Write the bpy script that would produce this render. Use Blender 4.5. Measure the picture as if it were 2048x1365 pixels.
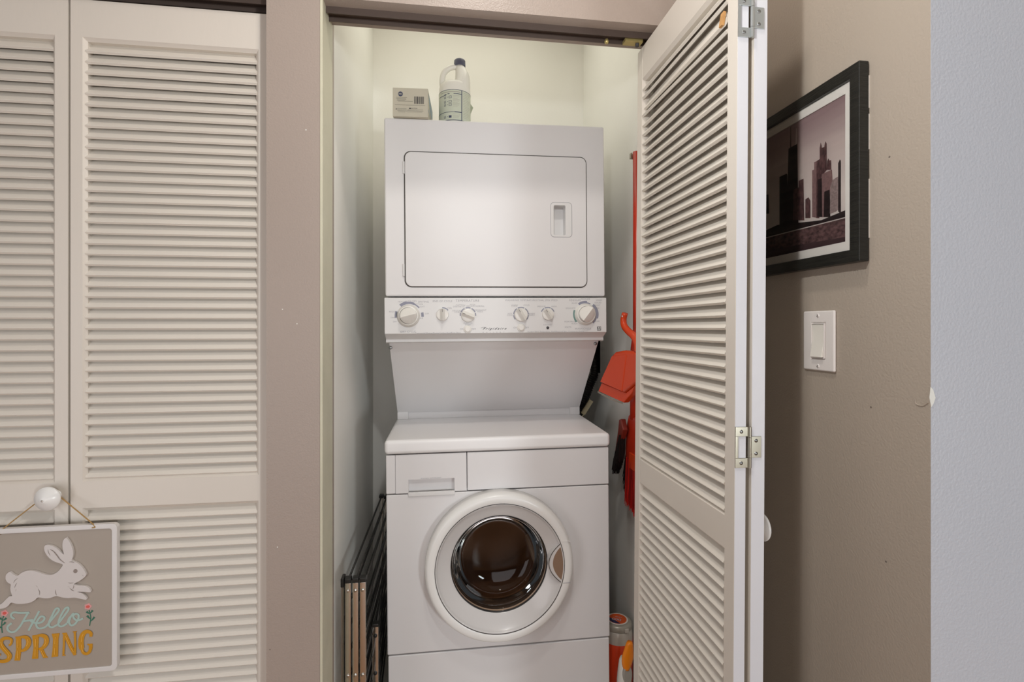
import bpy, bmesh, math, random
from mathutils import Matrix, Vector, Euler
random.seed(4)
for o in list(bpy.data.objects): bpy.data.objects.remove(o)
S = bpy.context.scene
COL = S.collection
R = math.radians

# ------------------------------------------------------------------ camera
FPX, YAW, EYE, HOR = 1030.0, 8.0, 1.29, 655.0
cam = bpy.data.cameras.new('camera'); co = bpy.data.objects.new('camera', cam); COL.objects.link(co)
co.location = (0, 0, EYE); co.rotation_euler = (R(90), 0, R(-YAW))
cam.sensor_width = 36; cam.lens = 36 * FPX / 2048; cam.shift_y = (HOR - 682.5) / 2048; cam.clip_start = .02
S.camera = co

# ------------------------------------------------------------------ world, lamps, exposure
S.view_settings.view_transform = 'Standard'; S.view_settings.look = 'None'
S.view_settings.gamma = 1; S.view_settings.use_curve_mapping = False
S.view_settings.exposure = 0.0
W = bpy.data.worlds.new('World'); S.world = W; W.use_nodes = True
W.node_tree.nodes['Background'].inputs[0].default_value = (.86, .93, 1.0, 1)
W.node_tree.nodes['Background'].inputs[1].default_value = 0.06
def lamp(name, kind, loc, power, col, rot=(0, 0, 0), **k):
    l = bpy.data.lights.new(name, kind); l.energy = power; l.color = col
    for a, v in k.items(): setattr(l, a, v)
    o = bpy.data.objects.new(name, l); COL.objects.link(o); o.location = loc; o.rotation_euler = rot
    return o
lamp('hallway_lamp', 'POINT', (.08, .54, 1.82), 9.8, (.98, 1, 1), shadow_soft_size=.022)
lamp('ceiling_lamp', 'AREA', (.12, .60, 2.69), 7, (1, .93, .86), shape='DISK', size=.14)
lamp('room_lamp', 'POINT', (1.70, -2.1, .90), 116, (.91, .97, 1), shadow_soft_size=.26)
lamp('side_fill', 'AREA', (-1.6, -.4, .90), 10, (1, .98, 1), (R(90), 0, R(-55)), shape='RECTANGLE', size=.8, size_y=1.5)  # added soft fill from the left, no real window
lamp('rear_fill', 'AREA', (0, -2.4, 1.0), 21, (1, .96, .98), (R(90), 0, 0), shape='RECTANGLE', size=1.6, size_y=1.6)  # added frontal fill behind the camera, no real window
lamp('closet_lamp', 'AREA', (.12, 1.80, 2.69), 2.9, (1, .97, .84), shape='RECTANGLE', size=.7, size_y=.6)

# ------------------------------------------------------------------ materials
def lin(h):
    h = h.lstrip('#'); f = lambda c: c / 12.92 if c <= .04045 else ((c + .055) / 1.055) ** 2.4
    return tuple(f(int(h[i:i + 2], 16) / 255) for i in (0, 2, 4)) + (1,)
def mat(name, col, rough=.5, metal=0, bump=0, bscale=60, vary=0, vscale=4, spec=.5, coat=0, detail=4, stretch=None, dirt=None):
    m = bpy.data.materials.new(name); m.use_nodes = True; n = m.node_tree.nodes; L = m.node_tree.links
    b = n['Principled BSDF']; b.inputs['Base Color'].default_value = lin(col); b.inputs['Roughness'].default_value = rough
    b.inputs['Metallic'].default_value = metal; b.inputs['Specular IOR Level'].default_value = spec; b.inputs['Coat Weight'].default_value = coat
    tc = n.new('ShaderNodeTexCoord'); src = tc.outputs['Object']
    if stretch:
        mp = n.new('ShaderNodeMapping'); mp.inputs['Scale'].default_value = stretch; L.new(src, mp.inputs[0]); src = mp.outputs[0]
    if bump:
        t = n.new('ShaderNodeTexNoise'); t.inputs['Scale'].default_value = bscale; t.inputs['Detail'].default_value = detail
        L.new(src, t.inputs['Vector'])
        bp = n.new('ShaderNodeBump'); bp.inputs['Strength'].default_value = bump; bp.inputs['Distance'].default_value = .002
        L.new(t.outputs['Fac'], bp.inputs['Height']); L.new(bp.outputs[0], b.inputs['Normal'])
    if vary:
        t = n.new('ShaderNodeTexNoise'); t.inputs['Scale'].default_value = vscale; t.inputs['Detail'].default_value = 5
        L.new(src, t.inputs['Vector'])
        r = n.new('ShaderNodeValToRGB'); c = lin(col); d = lin(dirt) if dirt else tuple(x * (1 - vary) for x in c[:3]) + (1,)
        r.color_ramp.elements[0].position = .3; r.color_ramp.elements[1].position = .65
        r.color_ramp.elements[0].color = d; r.color_ramp.elements[1].color = c
        L.new(t.outputs['Fac'], r.inputs[0]); L.new(r.outputs[0], b.inputs['Base Color'])
    return m
M = dict(
    taupe=mat('taupe_paint', '#AEA294', .38, bump=.35, bscale=240, vary=.04, vscale=2.5),
    trimtaupe=mat('trim_paint', '#A5978D', .36, bump=.3, bscale=260, vary=.05, vscale=2),
    cool=mat('cool_grey_paint', '#C3C6CD', .34, bump=.35, bscale=230, vary=.03, vscale=3),
    cream=mat('closet_paint', '#F5F4EE', .6, bump=.15, bscale=120, vary=.04, vscale=1.6),
    jamb=mat('jamb_paint', '#CBC7B0', .45, bump=.2, bscale=150, vary=.10, vscale=9),
    ceil=mat('ceiling_paint', '#E6E2DA', .8),
    door=mat('door_paint', '#D9D1C6', .42, bump=.12, bscale=90, vary=.03, vscale=5, stretch=(1, 1, .25)),
    slat=mat('slat_paint', '#DDD6CB', .45, bump=.1, bscale=120, vary=.02, vscale=6),
    edge=mat('edge_cool_light', '#D6D6DA', .4, bump=.15, bscale=60, vary=.03),  # cool light on the door edges put into their colour
    raw=mat('raw_wood', '#C9985E', .7, bump=.2, vary=.2, vscale=60),
    track=mat('track_metal', '#5D5049', .5, .3),
    dark=mat('dark_void', '#17120F', .7),
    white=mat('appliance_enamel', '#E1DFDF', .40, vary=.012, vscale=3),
    lid=mat('lid_enamel_lit', '#F2F1F1', .36, vary=.012, vscale=3),  # paler than the cabinet to stand for light falling on the lid
    console=mat('console_plastic', '#DFDEDD', .3),
    knob=mat('knob_plastic', '#E4E1DB', .3),
    ring=mat('ring_plastic', '#ECEBE8', .25),
    bowl=mat('bowl_plastic', '#D6D3D1', .28, coat=.15),
    seam=mat('seam_shadow', '#4A4642', .7),
    drumbrown=mat('drum_brown_reflection', '#8F745F', .55, .1, bump=.2, bscale=40),  # brown of the reflected wood floor put into the drum colour
    rubber=mat('grey_rubber', '#4A4541', .6),
    slate=mat('slate_print', '#8C8D9C', .5), teal=mat('teal_print', '#6F8F8A', .5),
    ink=mat('faint_ink', '#A5A4A8', .5), darkink=mat('dark_ink', '#3F3D40', .5),
    chrome=mat('chrome', '#D9D6D0', .12, 1), zinc=mat('zinc_plate', '#C9CFD0', .28, .9, bump=.1), nickel=mat('nickel_plate', '#A8A293', .3, .9),
    screw=mat('screw_steel', '#8E8F8E', .3, .9),
    black=mat('black_plastic', '#1B1A18', .4), blackrod=mat('black_rod', '#1E1C1A', .45),
    red=mat('red_plastic', '#C2321A', .3), redorange=mat('orange_red_plastic', '#D8461C', .25), redfib=mat('red_bristle', '#D0241A', .6), blkfib=mat('black_bristle', '#201A19', .7),
    jug=mat('jug_red', '#D9401A', .3), jlid=mat('lid_silver', '#A9A498', .35, .2), jcol=mat('collar_silver', '#C5BFB4', .3, .2),
    orange=mat('orange_plastic', '#F58A14', .25), bwhite=mat('bottle_white', '#E6E3DC', .35), bgrey=mat('label_grey', '#A8A39A', .5),
    bleach=mat('jug_white', '#E9E7DE', .3), label=mat('jug_label', '#CDD2C0', .5), navy=mat('navy_print', '#4A5068', .5), cap=mat('cap_slate', '#5D6075', .4),
    carton=mat('carton', '#CCC6B4', .6, vary=.03, vscale=20), cartond=mat('carton_print', '#9B978A', .6), cartonb=mat('carton_blue', '#8FA7B4', .5), kraft=mat('kraft', '#8E7142', .8),
    frame=mat('black_wood_frame', '#23231F', .38, bump=.5, bscale=40, vary=.5, vscale=30, stretch=(1, 1, 14), dirt='#151513'),
    matb=mat('mat_board', '#E6E0D8', .7), switch=mat('switch_plastic', '#E8E2DD', .3), paddle=mat('paddle_plastic', '#EAE6DC', .3),
    signw=mat('sign_white', '#D9D5D2', .35, vary=.03, vscale=20), signf=mat('sign_field', '#A59A8E', .45, bump=.05, vary=.03, vscale=8),
    bunny=mat('bunny_white', '#CFC8C4', .4), bline=mat('bunny_line', '#8D8078', .5), mint=mat('mint_paint', '#A4BBB2', .5), must=mat('mustard_paint', '#C58A12', .4), mustl=mat('mustard_inline', '#EAB04A', .4),
    pink=mat('pink_paint', '#D99A98', .5), coral=mat('coral_paint', '#D65A50', .5), leaf=mat('leaf_paint', '#2F6B56', .5),
    twine=mat('twine', '#A88654', .8, bump=.5, bscale=400), brass=mat('brass', '#C9B87A', .35, .6),
    chip=mat('chip_plaster', '#E8E8E0', .8), dent=mat('dent', '#6E655C', .8),
    beige=mat('beige_plastic', '#BDB390', .5), valve=mat('valve_red', '#7A1F18', .4),
)
# wood floor
def floor_mat():
    m = bpy.data.materials.new('wood_floor'); m.use_nodes = True; n = m.node_tree.nodes; L = m.node_tree.links; b = n['Principled BSDF']
    tc = n.new('ShaderNodeTexCoord'); mp = n.new('ShaderNodeMapping'); mp.inputs['Scale'].default_value = (1.2, 14, 1); L.new(tc.outputs['Object'], mp.inputs[0])
    t = n.new('ShaderNodeTexNoise'); t.inputs['Scale'].default_value = 3; t.inputs['Detail'].default_value = 8; L.new(mp.outputs[0], t.inputs['Vector'])
    r = n.new('ShaderNodeValToRGB'); r.color_ramp.elements[0].color = lin('#80593A'); r.color_ramp.elements[1].color = lin('#C29162')
    L.new(t.outputs['Fac'], r.inputs[0]); L.new(r.outputs[0], b.inputs['Base Color']); b.inputs['Roughness'].default_value = .35
    return m
M['floor'] = floor_mat()
# glass: fresnel mix of clear tinted and glossy
def glass(name, tint, ior=1.5, extra=0.0, rough=.02):
    m = bpy.data.materials.new(name); m.use_nodes = True; n = m.node_tree.nodes; L = m.node_tree.links
    for x in list(n): n.remove(x)
    out = n.new('ShaderNodeOutputMaterial'); mx = n.new('ShaderNodeMixShader'); tr = n.new('ShaderNodeBsdfTransparent'); gl = n.new('ShaderNodeBsdfGlossy')
    tr.inputs[0].default_value = tint; gl.inputs['Roughness'].default_value = rough
    fr = n.new('ShaderNodeFresnel'); fr.inputs[0].default_value = ior
    ad = n.new('ShaderNodeMath'); ad.inputs[1].default_value = extra; L.new(fr.outputs[0], ad.inputs[0])
    L.new(ad.outputs[0], mx.inputs[0]); L.new(tr.outputs[0], mx.inputs[1]); L.new(gl.outputs[0], mx.inputs[2]); L.new(mx.outputs[0], out.inputs[0])
    return m
M['drumglass'] = glass('smoked_glass', (.80, .68, .58, 1), 1.33, .0)
M['picglass'] = glass('picture_glass', (.97, .97, .97, 1), 1.45, 0)
# photographic print: sky
def sky_print():
    m = bpy.data.materials.new('sky_print'); m.use_nodes = True; n = m.node_tree.nodes; L = m.node_tree.links; b = n['Principled BSDF']
    tc = n.new('ShaderNodeTexCoord'); mp = n.new('ShaderNodeMapping'); mp.inputs['Scale'].default_value = (1, 5, 14); mp.inputs['Rotation'].default_value = (.25, 0, 0)
    L.new(tc.outputs['Object'], mp.inputs[0]); t = n.new('ShaderNodeTexNoise'); t.inputs['Scale'].default_value = 1.6; t.inputs['Detail'].default_value = 4; L.new(mp.outputs[0], t.inputs['Vector'])
    sp = n.new('ShaderNodeSeparateXYZ'); L.new(tc.outputs['Object'], sp.inputs[0])
    mr = n.new('ShaderNodeMapRange'); mr.inputs[1].default_value = -.04; mr.inputs[2].default_value = .16; L.new(sp.outputs[2], mr.inputs[0])
    a = n.new('ShaderNodeMath'); a.operation = 'MULTIPLY_ADD'; a.inputs[1].default_value = .35; L.new(t.outputs['Fac'], a.inputs[0]); L.new(mr.outputs[0], a.inputs[2])
    r = n.new('ShaderNodeValToRGB'); e = r.color_ramp.elements; e[0].position = .15; e[0].color = lin('#E2D5CC'); e[1].position = 1.15 if False else 1; e[1].color = lin('#94797A')
    k = r.color_ramp.elements.new(.6); k.color = lin('#C6B4AD')
    L.new(a.outputs[0], r.inputs[0]); L.new(r.outputs[0], b.inputs['Base Color']); b.inputs['Roughness'].default_value = .5
    return m
M['psky'] = sky_print()
M['pb1'] = mat('print_dark', '#2E1F20', .5, vary=.3, vscale=160, dirt='#1B1213'); M['pb2'] = mat('print_brown', '#6D4C4B', .5, vary=.4, vscale=220, dirt='#3B2728', stretch=(1, 1, .5))
M['pb3'] = mat('print_rose', '#8F6E6B', .5, vary=.3, vscale=200); M['pb4'] = mat('print_pale', '#A8928D', .5, vary=.4, vscale=260, stretch=(1, .2, 1.2))
M['pgr'] = mat('print_ground', '#7B5B59', .5, vary=.5, vscale=110, dirt='#3A2828', stretch=(1, .6, 1.6)); M['pgd'] = mat('print_road', '#4A3436', .5, vary=.3, vscale=60)
M['plt'] = mat('print_light', '#D8CCC6', .5)

# ------------------------------------------------------------------ helpers
def box(bm, x0, x1, y0, y1, z0, z1, T=None):
    v = [bm.verts.new(p) for p in ((x0, y0, z0), (x1, y0, z0), (x1, y1, z0), (x0, y1, z0), (x0, y0, z1), (x1, y0, z1), (x1, y1, z1), (x0, y1, z1))]
    if T is not None:
        for q in v: q.co = T @ q.co
    for f in ((3, 2, 1, 0), (4, 5, 6, 7), (0, 1, 5, 4), (1, 2, 6, 5), (2, 3, 7, 6), (3, 0, 4, 7)): bm.faces.new([v[i] for i in f])
    return v
def obj(name, bm, m, parent=None, smooth=False, bevel=0, seg=2, loc=None, rot=None, **props):
    bmesh.ops.recalc_face_normals(bm, faces=bm.faces)
    me = bpy.data.meshes.new(name); bm.to_mesh(me); bm.free()
    if m: me.materials.append(M[m] if isinstance(m, str) else m)
    if smooth: me.shade_smooth()
    o = bpy.data.objects.new(name, me); COL.objects.link(o)
    if parent: o.parent = parent
    if loc: o.location = loc
    if rot: o.rotation_euler = rot
    if bevel:
        b = o.modifiers.new('bevel', 'BEVEL'); b.width = bevel; b.segments = seg; b.limit_method = 'ANGLE'; b.angle_limit = R(40)
        me.shade_smooth(); o.modifiers.new('wn', 'WEIGHTED_NORMAL').keep_sharp = True
    for k, v in props.items(): o[k] = v
    return o
def B(name, x0, x1, y0, y1, z0, z1, m, parent=None, **k):
    bm = bmesh.new(); box(bm, x0, x1, y0, y1, z0, z1); return obj(name, bm, m, parent, **k)
def empty(name, loc, label=None, cat=None, group=None, rot=(0, 0, 0), kind=None):
    o = bpy.data.objects.new(name, None); COL.objects.link(o); o.location = loc; o.rotation_euler = rot; o.empty_display_size = .05
    if label: o['label'] = label
    if cat: o['category'] = cat
    if group: o['group'] = group
    if kind: o['kind'] = kind
    return o
def mtx(o):
    return Matrix.Translation(o.location) @ o.rotation_euler.to_matrix().to_4x4()
# FR: local (u,v,w) -> (u, -w, v): v up, w towards the viewer
FR = Matrix(((1, 0, 0, 0), (0, 0, -1, 0), (0, 1, 0, 0), (0, 0, 0, 1)))
def fr(x, y, z): return Matrix.Translation((x, y, z)) @ FR
def prism(bm, pts, w0, w1, T=Matrix.Identity(4)):
    a = [bm.verts.new(T @ Vector((p[0], p[1], w0))) for p in pts]; b = [bm.verts.new(T @ Vector((p[0], p[1], w1))) for p in pts]
    n = len(pts); bm.faces.new(a[::-1]); bm.faces.new(b)
    for i in range(n): bm.faces.new((a[i], a[(i + 1) % n], b[(i + 1) % n], b[i]))
def ringprism(bm, po, pi, w0, w1, T=Matrix.Identity(4)):
    n = len(po); V = [[bm.verts.new(T @ Vector((p[0], p[1], w))) for p in P] for P in (po, pi) for w in (w0, w1)]
    o0, o1, i0, i1 = V
    for k in range(n):
        j = (k + 1) % n
        bm.faces.new((o0[k], o0[j], o1[j], o1[k])); bm.faces.new((i0[k], i1[k], i1[j], i0[j])); bm.faces.new((o1[k], o1[j], i1[j], i1[k])); bm.faces.new((o0[k], i0[k], i0[j], o0[j]))
def rrect(cx, cy, w, h, r, n=6):
    out = []
    for sx, sy, a0 in ((1, 1, 0), (-1, 1, 90), (-1, -1, 180), (1, -1, 270)):
        for i in range(n + 1):
            a = R(a0 + 90 * i / n); out.append((cx + sx * (w / 2 - r) + r * math.cos(a), cy + sy * (h / 2 - r) + r * math.sin(a)))
    return out
def circ(cx, cy, r, n=32, a0=0, a1=360):
    m = n if abs(a1 - a0) >= 360 else n + 1
    return [(cx + r * math.cos(R(a0 + (a1 - a0) * i / n)), cy + r * math.sin(R(a0 + (a1 - a0) * i / n))) for i in range(m)]
def lathe(bm, prof, T=Matrix.Identity(4), n=48, close=False):
    rows = []
    for r, h in prof:
        if r < 1e-6: rows.append([bm.verts.new(T @ Vector((0, 0, h)))])
        else: rows.append([bm.verts.new(T @ Vector((r * math.cos(2 * math.pi * i / n), r * math.sin(2 * math.pi * i / n), h))) for i in range(n)])
    for a, b in zip(rows, rows[1:]):
        for i in range(n):
            j = (i + 1) % n
            if len(a) == 1 and len(b) == 1: continue
            if len(a) == 1: bm.faces.new((a[0], b[j], b[i]))
            elif len(b) == 1: bm.faces.new((a[i], a[j], b[0]))
            else: bm.faces.new((a[i], a[j], b[j], b[i]))
def smooth_path(pts, k=6):
    P = [Vector(p) for p in pts]
    if len(P) < 3: return P
    P = [P[0] * 2 - P[1]] + P + [P[-1] * 2 - P[-2]]; out = []
    for i in range(1, len(P) - 2):
        for s in range(k):
            t = s / k; a, b, c, d = P[i - 1:i + 3]
            out.append(.5 * ((2 * b) + (c - a) * t + (2 * a - 5 * b + 4 * c - d) * t * t + (3 * b - a - 3 * c + d) * t ** 3))
    out.append(P[-2]); return out
def tube(bm, pts, r, n=10, ry=None):
    P = [Vector(p) for p in pts]; rows = []; up = None
    for i, p in enumerate(P):
        t = (P[min(i + 1, len(P) - 1)] - P[max(i - 1, 0)]).normalized()
        if up is None: up = Vector((0, 0, 1)) if abs(t.z) < .9 else Vector((1, 0, 0))
        s = t.cross(up).normalized(); up = s.cross(t).normalized(); rr = r(i / (len(P) - 1)) if callable(r) else r
        rows.append([bm.verts.new(p + (s * math.cos(2 * math.pi * k / n) + up * math.sin(2 * math.pi * k / n) * (ry or 1)) * rr) for k in range(n)])
    for a, b in zip(rows, rows[1:]):
        for k in range(n): bm.faces.new((a[k], a[(k + 1) % n], b[(k + 1) % n], b[k]))
    bm.faces.new(rows[0][::-1]); bm.faces.new(rows[-1])
RK = 0
def ribbon(bm, pts, wd, T, w0=0, k=6, th=.0004, smooth=True):
    P = smooth_path([(p[0], p[1], 0) for p in pts], k) if smooth else [Vector((p[0], p[1], 0)) for p in pts]
    n = len(P); a = []; b = []
    for i, p in enumerate(P):
        t = (P[min(i + 1, n - 1)] - P[max(i - 1, 0)]).normalized(); s = Vector((-t.y, t.x, 0)); f = i / (n - 1)
        w = (wd(f) if callable(wd) else wd) / 2; a.append(p + s * w); b.append(p - s * w)
    global RK
    RK = (RK + 1) % 12; up = w0 + th + RK * .00002; rr_ = .00016
    va = [bm.verts.new(T @ Vector((q.x, q.y, up + rr_ * i_ / n))) for i_, q in enumerate(a)]; vb = [bm.verts.new(T @ Vector((q.x, q.y, up + rr_ * i_ / n))) for i_, q in enumerate(b)]
    for i in range(n - 1):
        bm.faces.new((va[i], va[i + 1], vb[i + 1], vb[i]))
def text(bm, s, T, size, shear=0, space=1.0, sx=1.0, offset=0):
    cu = bpy.data.curves.new('t', 'FONT'); cu.body = s; cu.size = size; cu.align_x = 'CENTER'; cu.align_y = 'CENTER'; cu.shear = shear; cu.space_character = space; cu.resolution_u = 2; cu.offset = offset
    o = bpy.data.objects.new('t', cu); COL.objects.link(o); me = bpy.data.meshes.new_from_object(o.evaluated_get(bpy.context.evaluated_depsgraph_get()))
    me.transform(T @ Matrix.Diagonal((sx, 1, 1, 1))); bm.from_mesh(me); bpy.data.objects.remove(o); bpy.data.meshes.remove(me)
def cut(o, cutters):
    for c in cutters:
        b = o.modifiers.new('cut', 'BOOLEAN'); b.object = c; b.operation = 'DIFFERENCE'; b.solver = 'EXACT'
    bpy.context.view_layer.update()
    me = bpy.data.meshes.new_from_object(o.evaluated_get(bpy.context.evaluated_depsgraph_get()))
    for b in [m for m in o.modifiers if m.type == 'BOOLEAN']: o.modifiers.remove(b)
    o.data = me
    for c in cutters: bpy.data.objects.remove(c)
# where a feature measured in the photograph lies on a known plane of the room
_y = R(YAW); _f = Vector((math.sin(_y), math.cos(_y), 0)); _r = Vector((math.cos(_y), -math.sin(_y), 0)); CAM = Vector((0, 0, EYE))
def ray(px, py): return _f + _r * ((px - 1024) / FPX) + Vector((0, 0, 1)) * ((HOR - py) / FPX)
def PY(px, py, Y): d = ray(px, py); return CAM + d * (Y / d.y)
def PX(px, py, X): d = ray(px, py); return CAM + d * (X / d.x)

# ------------------------------------------------------------------ room shell
H = 2.72
def st(name, m, boxes, **k):
    bm = bmesh.new()
    for b in boxes: box(bm, *b)
    o = obj(name, bm, m, **k); o['kind'] = 'structure'; return o
st('floor', 'floor', [(-3.2, 2.6, -2.6, 1.353, -.06, 0)])
st('floor_closet', mat('closet_bounce_floor', '#DAD5CA', .5, vary=.05, vscale=6), [(-3.2, 2.6, 1.353, 2.45, -.06, 0)])  # pale finish added to bounce light up the lower closet walls
st('ceiling', 'ceil', [(-3.2, 2.6, -1.2, 2.45, H, H + .06)])
wf = st('wall_front', 'trimtaupe', [(-.391, -.274, 1.24, 1.353, 0, H), (-.380, -.274, 1.353, 1.40, 0, H), (-.274, .80, 1.24, 1.353, 2.055, H), (.64, .7195, 1.2405, 1.353, 0, 2.055),
    (-3.2, -.391, 1.24, 1.353, 2.062, H), (-3.2, -1.262, 1.24, 1.353, 0, 2.062)])
st('wall_closet_left', 'cream', [(-.36, -.286, 1.353, 2.38, 0, H)])
st('wall_closet_back', 'cream', [(-.286, .72, 2.30, 2.38, 0, H)])
wr = st('wall_closet_right', 'cream', [(.655, .80, 1.353, 2.05, 0, H), (.655, .80, 2.05, 2.26, 0, 1.10), (.655, .80, 2.05, 2.26, 1.37, H), (.655, .80, 2.26, 2.30, 0, H), (.74, .80, 2.05, 2.26, 1.10, 1.37)])
st('wall_other_closet', 'cream', [(-1.40, -.36, 1.75, 1.80, 0, H)])
wt = st('wall_right', 'taupe', [(.72, .80, .669, 1.353, 0, H)])
wc = st('wall_corner', 'cool', [(.7202, 2.6, .6685, .75, 0, H)])
bm = bmesh.new(); prism(bm, [(0, 0), (.004, .006), (.007, .014), (.003, .026), (-.001, .03), (-.003, .014)], 0, .0006, fr(.7202, .6684, PY(1862, 815, .669).z)); obj('paint_chip', bm, 'chip', wc)
for nm, par, P_, w in (('nail_hole', wt, PX(1779, 314, .72), 'x'), ('nail_hole', wt, PX(1742, 815, .72), 'x'), ('nail_hole', wt, PX(1772, 1124, .72), 'x')):
    bm = bmesh.new(); T = Matrix.Translation(P_) @ Matrix.Rotation(R(-90), 4, 'Y'); prism(bm, circ(0, 0, .0016, 8), 0, .0004, T); obj(nm, bm, 'dent', par)
for px, py in ((565, 619), (594, 648), (555, 1095), (540, 1300), (612, 260)):
    p = PY(px, py, 1.24); bm = bmesh.new(); prism(bm, circ(0, 0, .0013, 8), 0, .0004, fr(p.x, 1.24, p.z)); obj('paint_nick', bm, 'chip' if px > 550 else 'dent', wf)
bm = bmesh.new(); tube(bm, smooth_path([PX(x, y, .7196) for x, y in ((1830, 798), (1832, 808), (1845, 812), (1856, 806))]), .0011, 6); obj('plaster_scar', bm, 'taupe', wt)
# jamb linings and header soffit
st('trim_1', 'jamb', [(-.274, -.268, 1.2402, 1.353, 0, 2.055)], bevel=.001)
st('trim_2', 'jamb', [(.634, .64, 1.2405, 1.353, 0, 2.055)])
for k, (x0, x1, z) in enumerate(((-.2675, .63, 2.055), (-1.262, -.3915, 2.062))):
    st('trim_%d' % (3 + k), 'track', [(x0, x1, 1.274, 1.277, z - .016, z), (x0, x1, 1.308, 1.311, z - .016, z), (x0, x1, 1.277, 1.308, z - .003, z)])
g = empty('track_guide', (.505, 1.292, 2.04), 'pale yellow roller guide in the header track above the open bifold door', 'bracket')
B('bracket_plate', -.028, .020, -.010, .012, -.006, .002, 'brass', g)
bm = bmesh.new(); lathe(bm, [(0, -.009), (.005, -.009), (.005, .004), (0, .004)], Matrix.Translation((.008, 0, -.004)), 16); obj('roller', bm, 'darkink', g, smooth=True)
bm = bmesh.new(); lathe(bm, [(0, -.012), (.004, -.012), (.006, -.006), (.004, 0), (0, 0)], Matrix.Translation((-.075, 0, 0)), 16); obj('set_screw', bm, 'brass', g, smooth=True)

# ------------------------------------------------------------------ louvered doors
SL = {}
def slat_mesh(L):
    if L in SL: return SL[L]
    bm = bmesh.new(); a = R(39); c, s = math.cos(a), math.sin(a); hw, ht = .0163, .0034
    prof = [(-hw, -ht + .0006), (-hw + .0006, -ht), (hw, -ht), (hw, ht), (-hw + .0006, ht), (-hw, ht - .0006)]   # along width, across thickness
    P = [(q * s + w * c, q * c - w * s) for q, w in prof]      # (depth, height): low edge in front
    T = Matrix(((0, 0, 1, 0), (1, 0, 0, 0), (0, 1, 0, 0), (0, 0, 0, 1)))
    prism(bm, P, -L / 2, L / 2, T)
    bmesh.ops.recalc_face_normals(bm, faces=bm.faces)
    me = bpy.data.meshes.new('slat'); bm.to_mesh(me); bm.free(); me.materials.append(M['slat']); SL[L] = me
    return me
def leaf(name, parent, loc, rz, Wd, st_l, st_r, T=.026, gap=0, loose=False):
    """one louvered leaf: local x across, y back from its face, z up"""
    z0, z1 = .012, 2.027; ch = .007
    bm = bmesh.new(); I = Matrix.Identity(4)
    prism(bm, [(0, 0), (st_l, 0), (st_l + ch, ch), (st_l + ch, T), (0, T)], z0, z1)
    prism(bm, [(Wd, 0), (Wd - st_r, 0), (Wd - st_r - ch, ch), (Wd - st_r - ch, T), (Wd, T)], z0, z1)
    Tz = Matrix(((0, 0, 1, 0), (1, 0, 0, 0), (0, 1, 0, 0), (0, 0, 0, 1)))   # profile (y,z) along x
    xa, xb = st_l + (gap or 0), Wd - st_r
    for a, b in ((1.943, z1), (.883, .943), (z0, .135)):
        lo, hi = a > .02, b < 2.0
        pr = [(0, a), (0, b)] + ([(ch, b + ch)] if hi else []) + [(T, b + (ch if hi else 0)), (T, a - (ch if lo else 0))] + ([(ch, a - ch)] if lo else [])
        prism(bm, pr, xa - (0 if gap else .0), xb, Tz)
    f = obj(name, bm, 'door', parent, loc=loc, rot=(0, 0, rz))
    f['label'] = name.replace('_', ' ')
    L = Wd - st_l - st_r - 2 * ch + .006; cx = st_l + ch + (Wd - st_l - st_r - 2 * ch) / 2; me = slat_mesh(round(L, 4))
    secs = []
    n = 41; p = (1.936 - .950) / n; secs += [(.950 + p * (i + .5), i, n) for i in range(n)]
    n2 = 31; p2 = (.876 - .142) / n2; secs += [(.142 + p2 * (i + .5), -1, n2) for i in range(n2)]
    for z, i, nn in secs:
        o = bpy.data.objects.new('slat', me); COL.objects.link(o); o.parent = f
        o.location = (cx, T / 2 + .0015, z); o.rotation_euler = (random.uniform(-.02, .02), random.uniform(-.0012, .0012), 0)
        if loose and i in (n - 2, n - 3, n - 4):
            if i == n - 3:
                o.rotation_euler = (R(12), .020, R(-1.2)); o.location = (cx - .006, T / 2 - .001, z - .004)
                bm = bmesh.new(); T2 = Matrix.Translation((L / 2 - .004, 0, 0))
                for q in (0,): box(bm, L / 2 - .010, L / 2 + .001, -.0102, -.0050, -.0155, .0105, Matrix.Rotation(R(-20), 4, 'X'))
                w = obj('raw_wood_end', bm, 'raw', f); w.location = o.location; w.rotation_euler = o.rotation_euler; w['label'] = 'bare orange wood at the broken slat end'
            if i == n - 2: o.rotation_euler = (R(-6), -.010, 0); o.location.z += .003
            if i == n - 4: o.rotation_euler = (R(-8), .012, 0)
    return f
def knob(parent, T, m='ring'):
    bm = bmesh.new(); lathe(bm, [(.012, 0), (.0085, .004), (.008, .016), (.014, .019), (.0255, .022), (.0262, .0245), (.025, .027), (.014, .033), (.006, .0385), (.0035, .0395), (0, .0395)], T, 40)
    k = obj('knob', bm, m, parent, smooth=True); k['label'] = 'white round pointed knob'
    bm = bmesh.new(); lathe(bm, [(.0022, .0395), (.0022, .0405), (0, .041)], T, 12); obj('knob_screw', bm, 'chrome', None, smooth=True).parent = k
    return k
# closed pair, near the camera's side of the pillar
d1 = empty('door_1', (-.8215, 1.28, 0), 'closed cream louvered bifold closet doors with the spring sign', None, None, kind='structure')
leaf('louvered_leaf', d1, (.0025, 0, 0), 0, .4260, .0245, .028)
leafL = leaf('louvered_leaf', d1, (-.4365, 0, 0), 0, .4345 - .0005, .028, .0265)
kz = PY(91, 1000, 1.25)
knob(d1, fr(kz.x + .8215, 0, kz.z))
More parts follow.
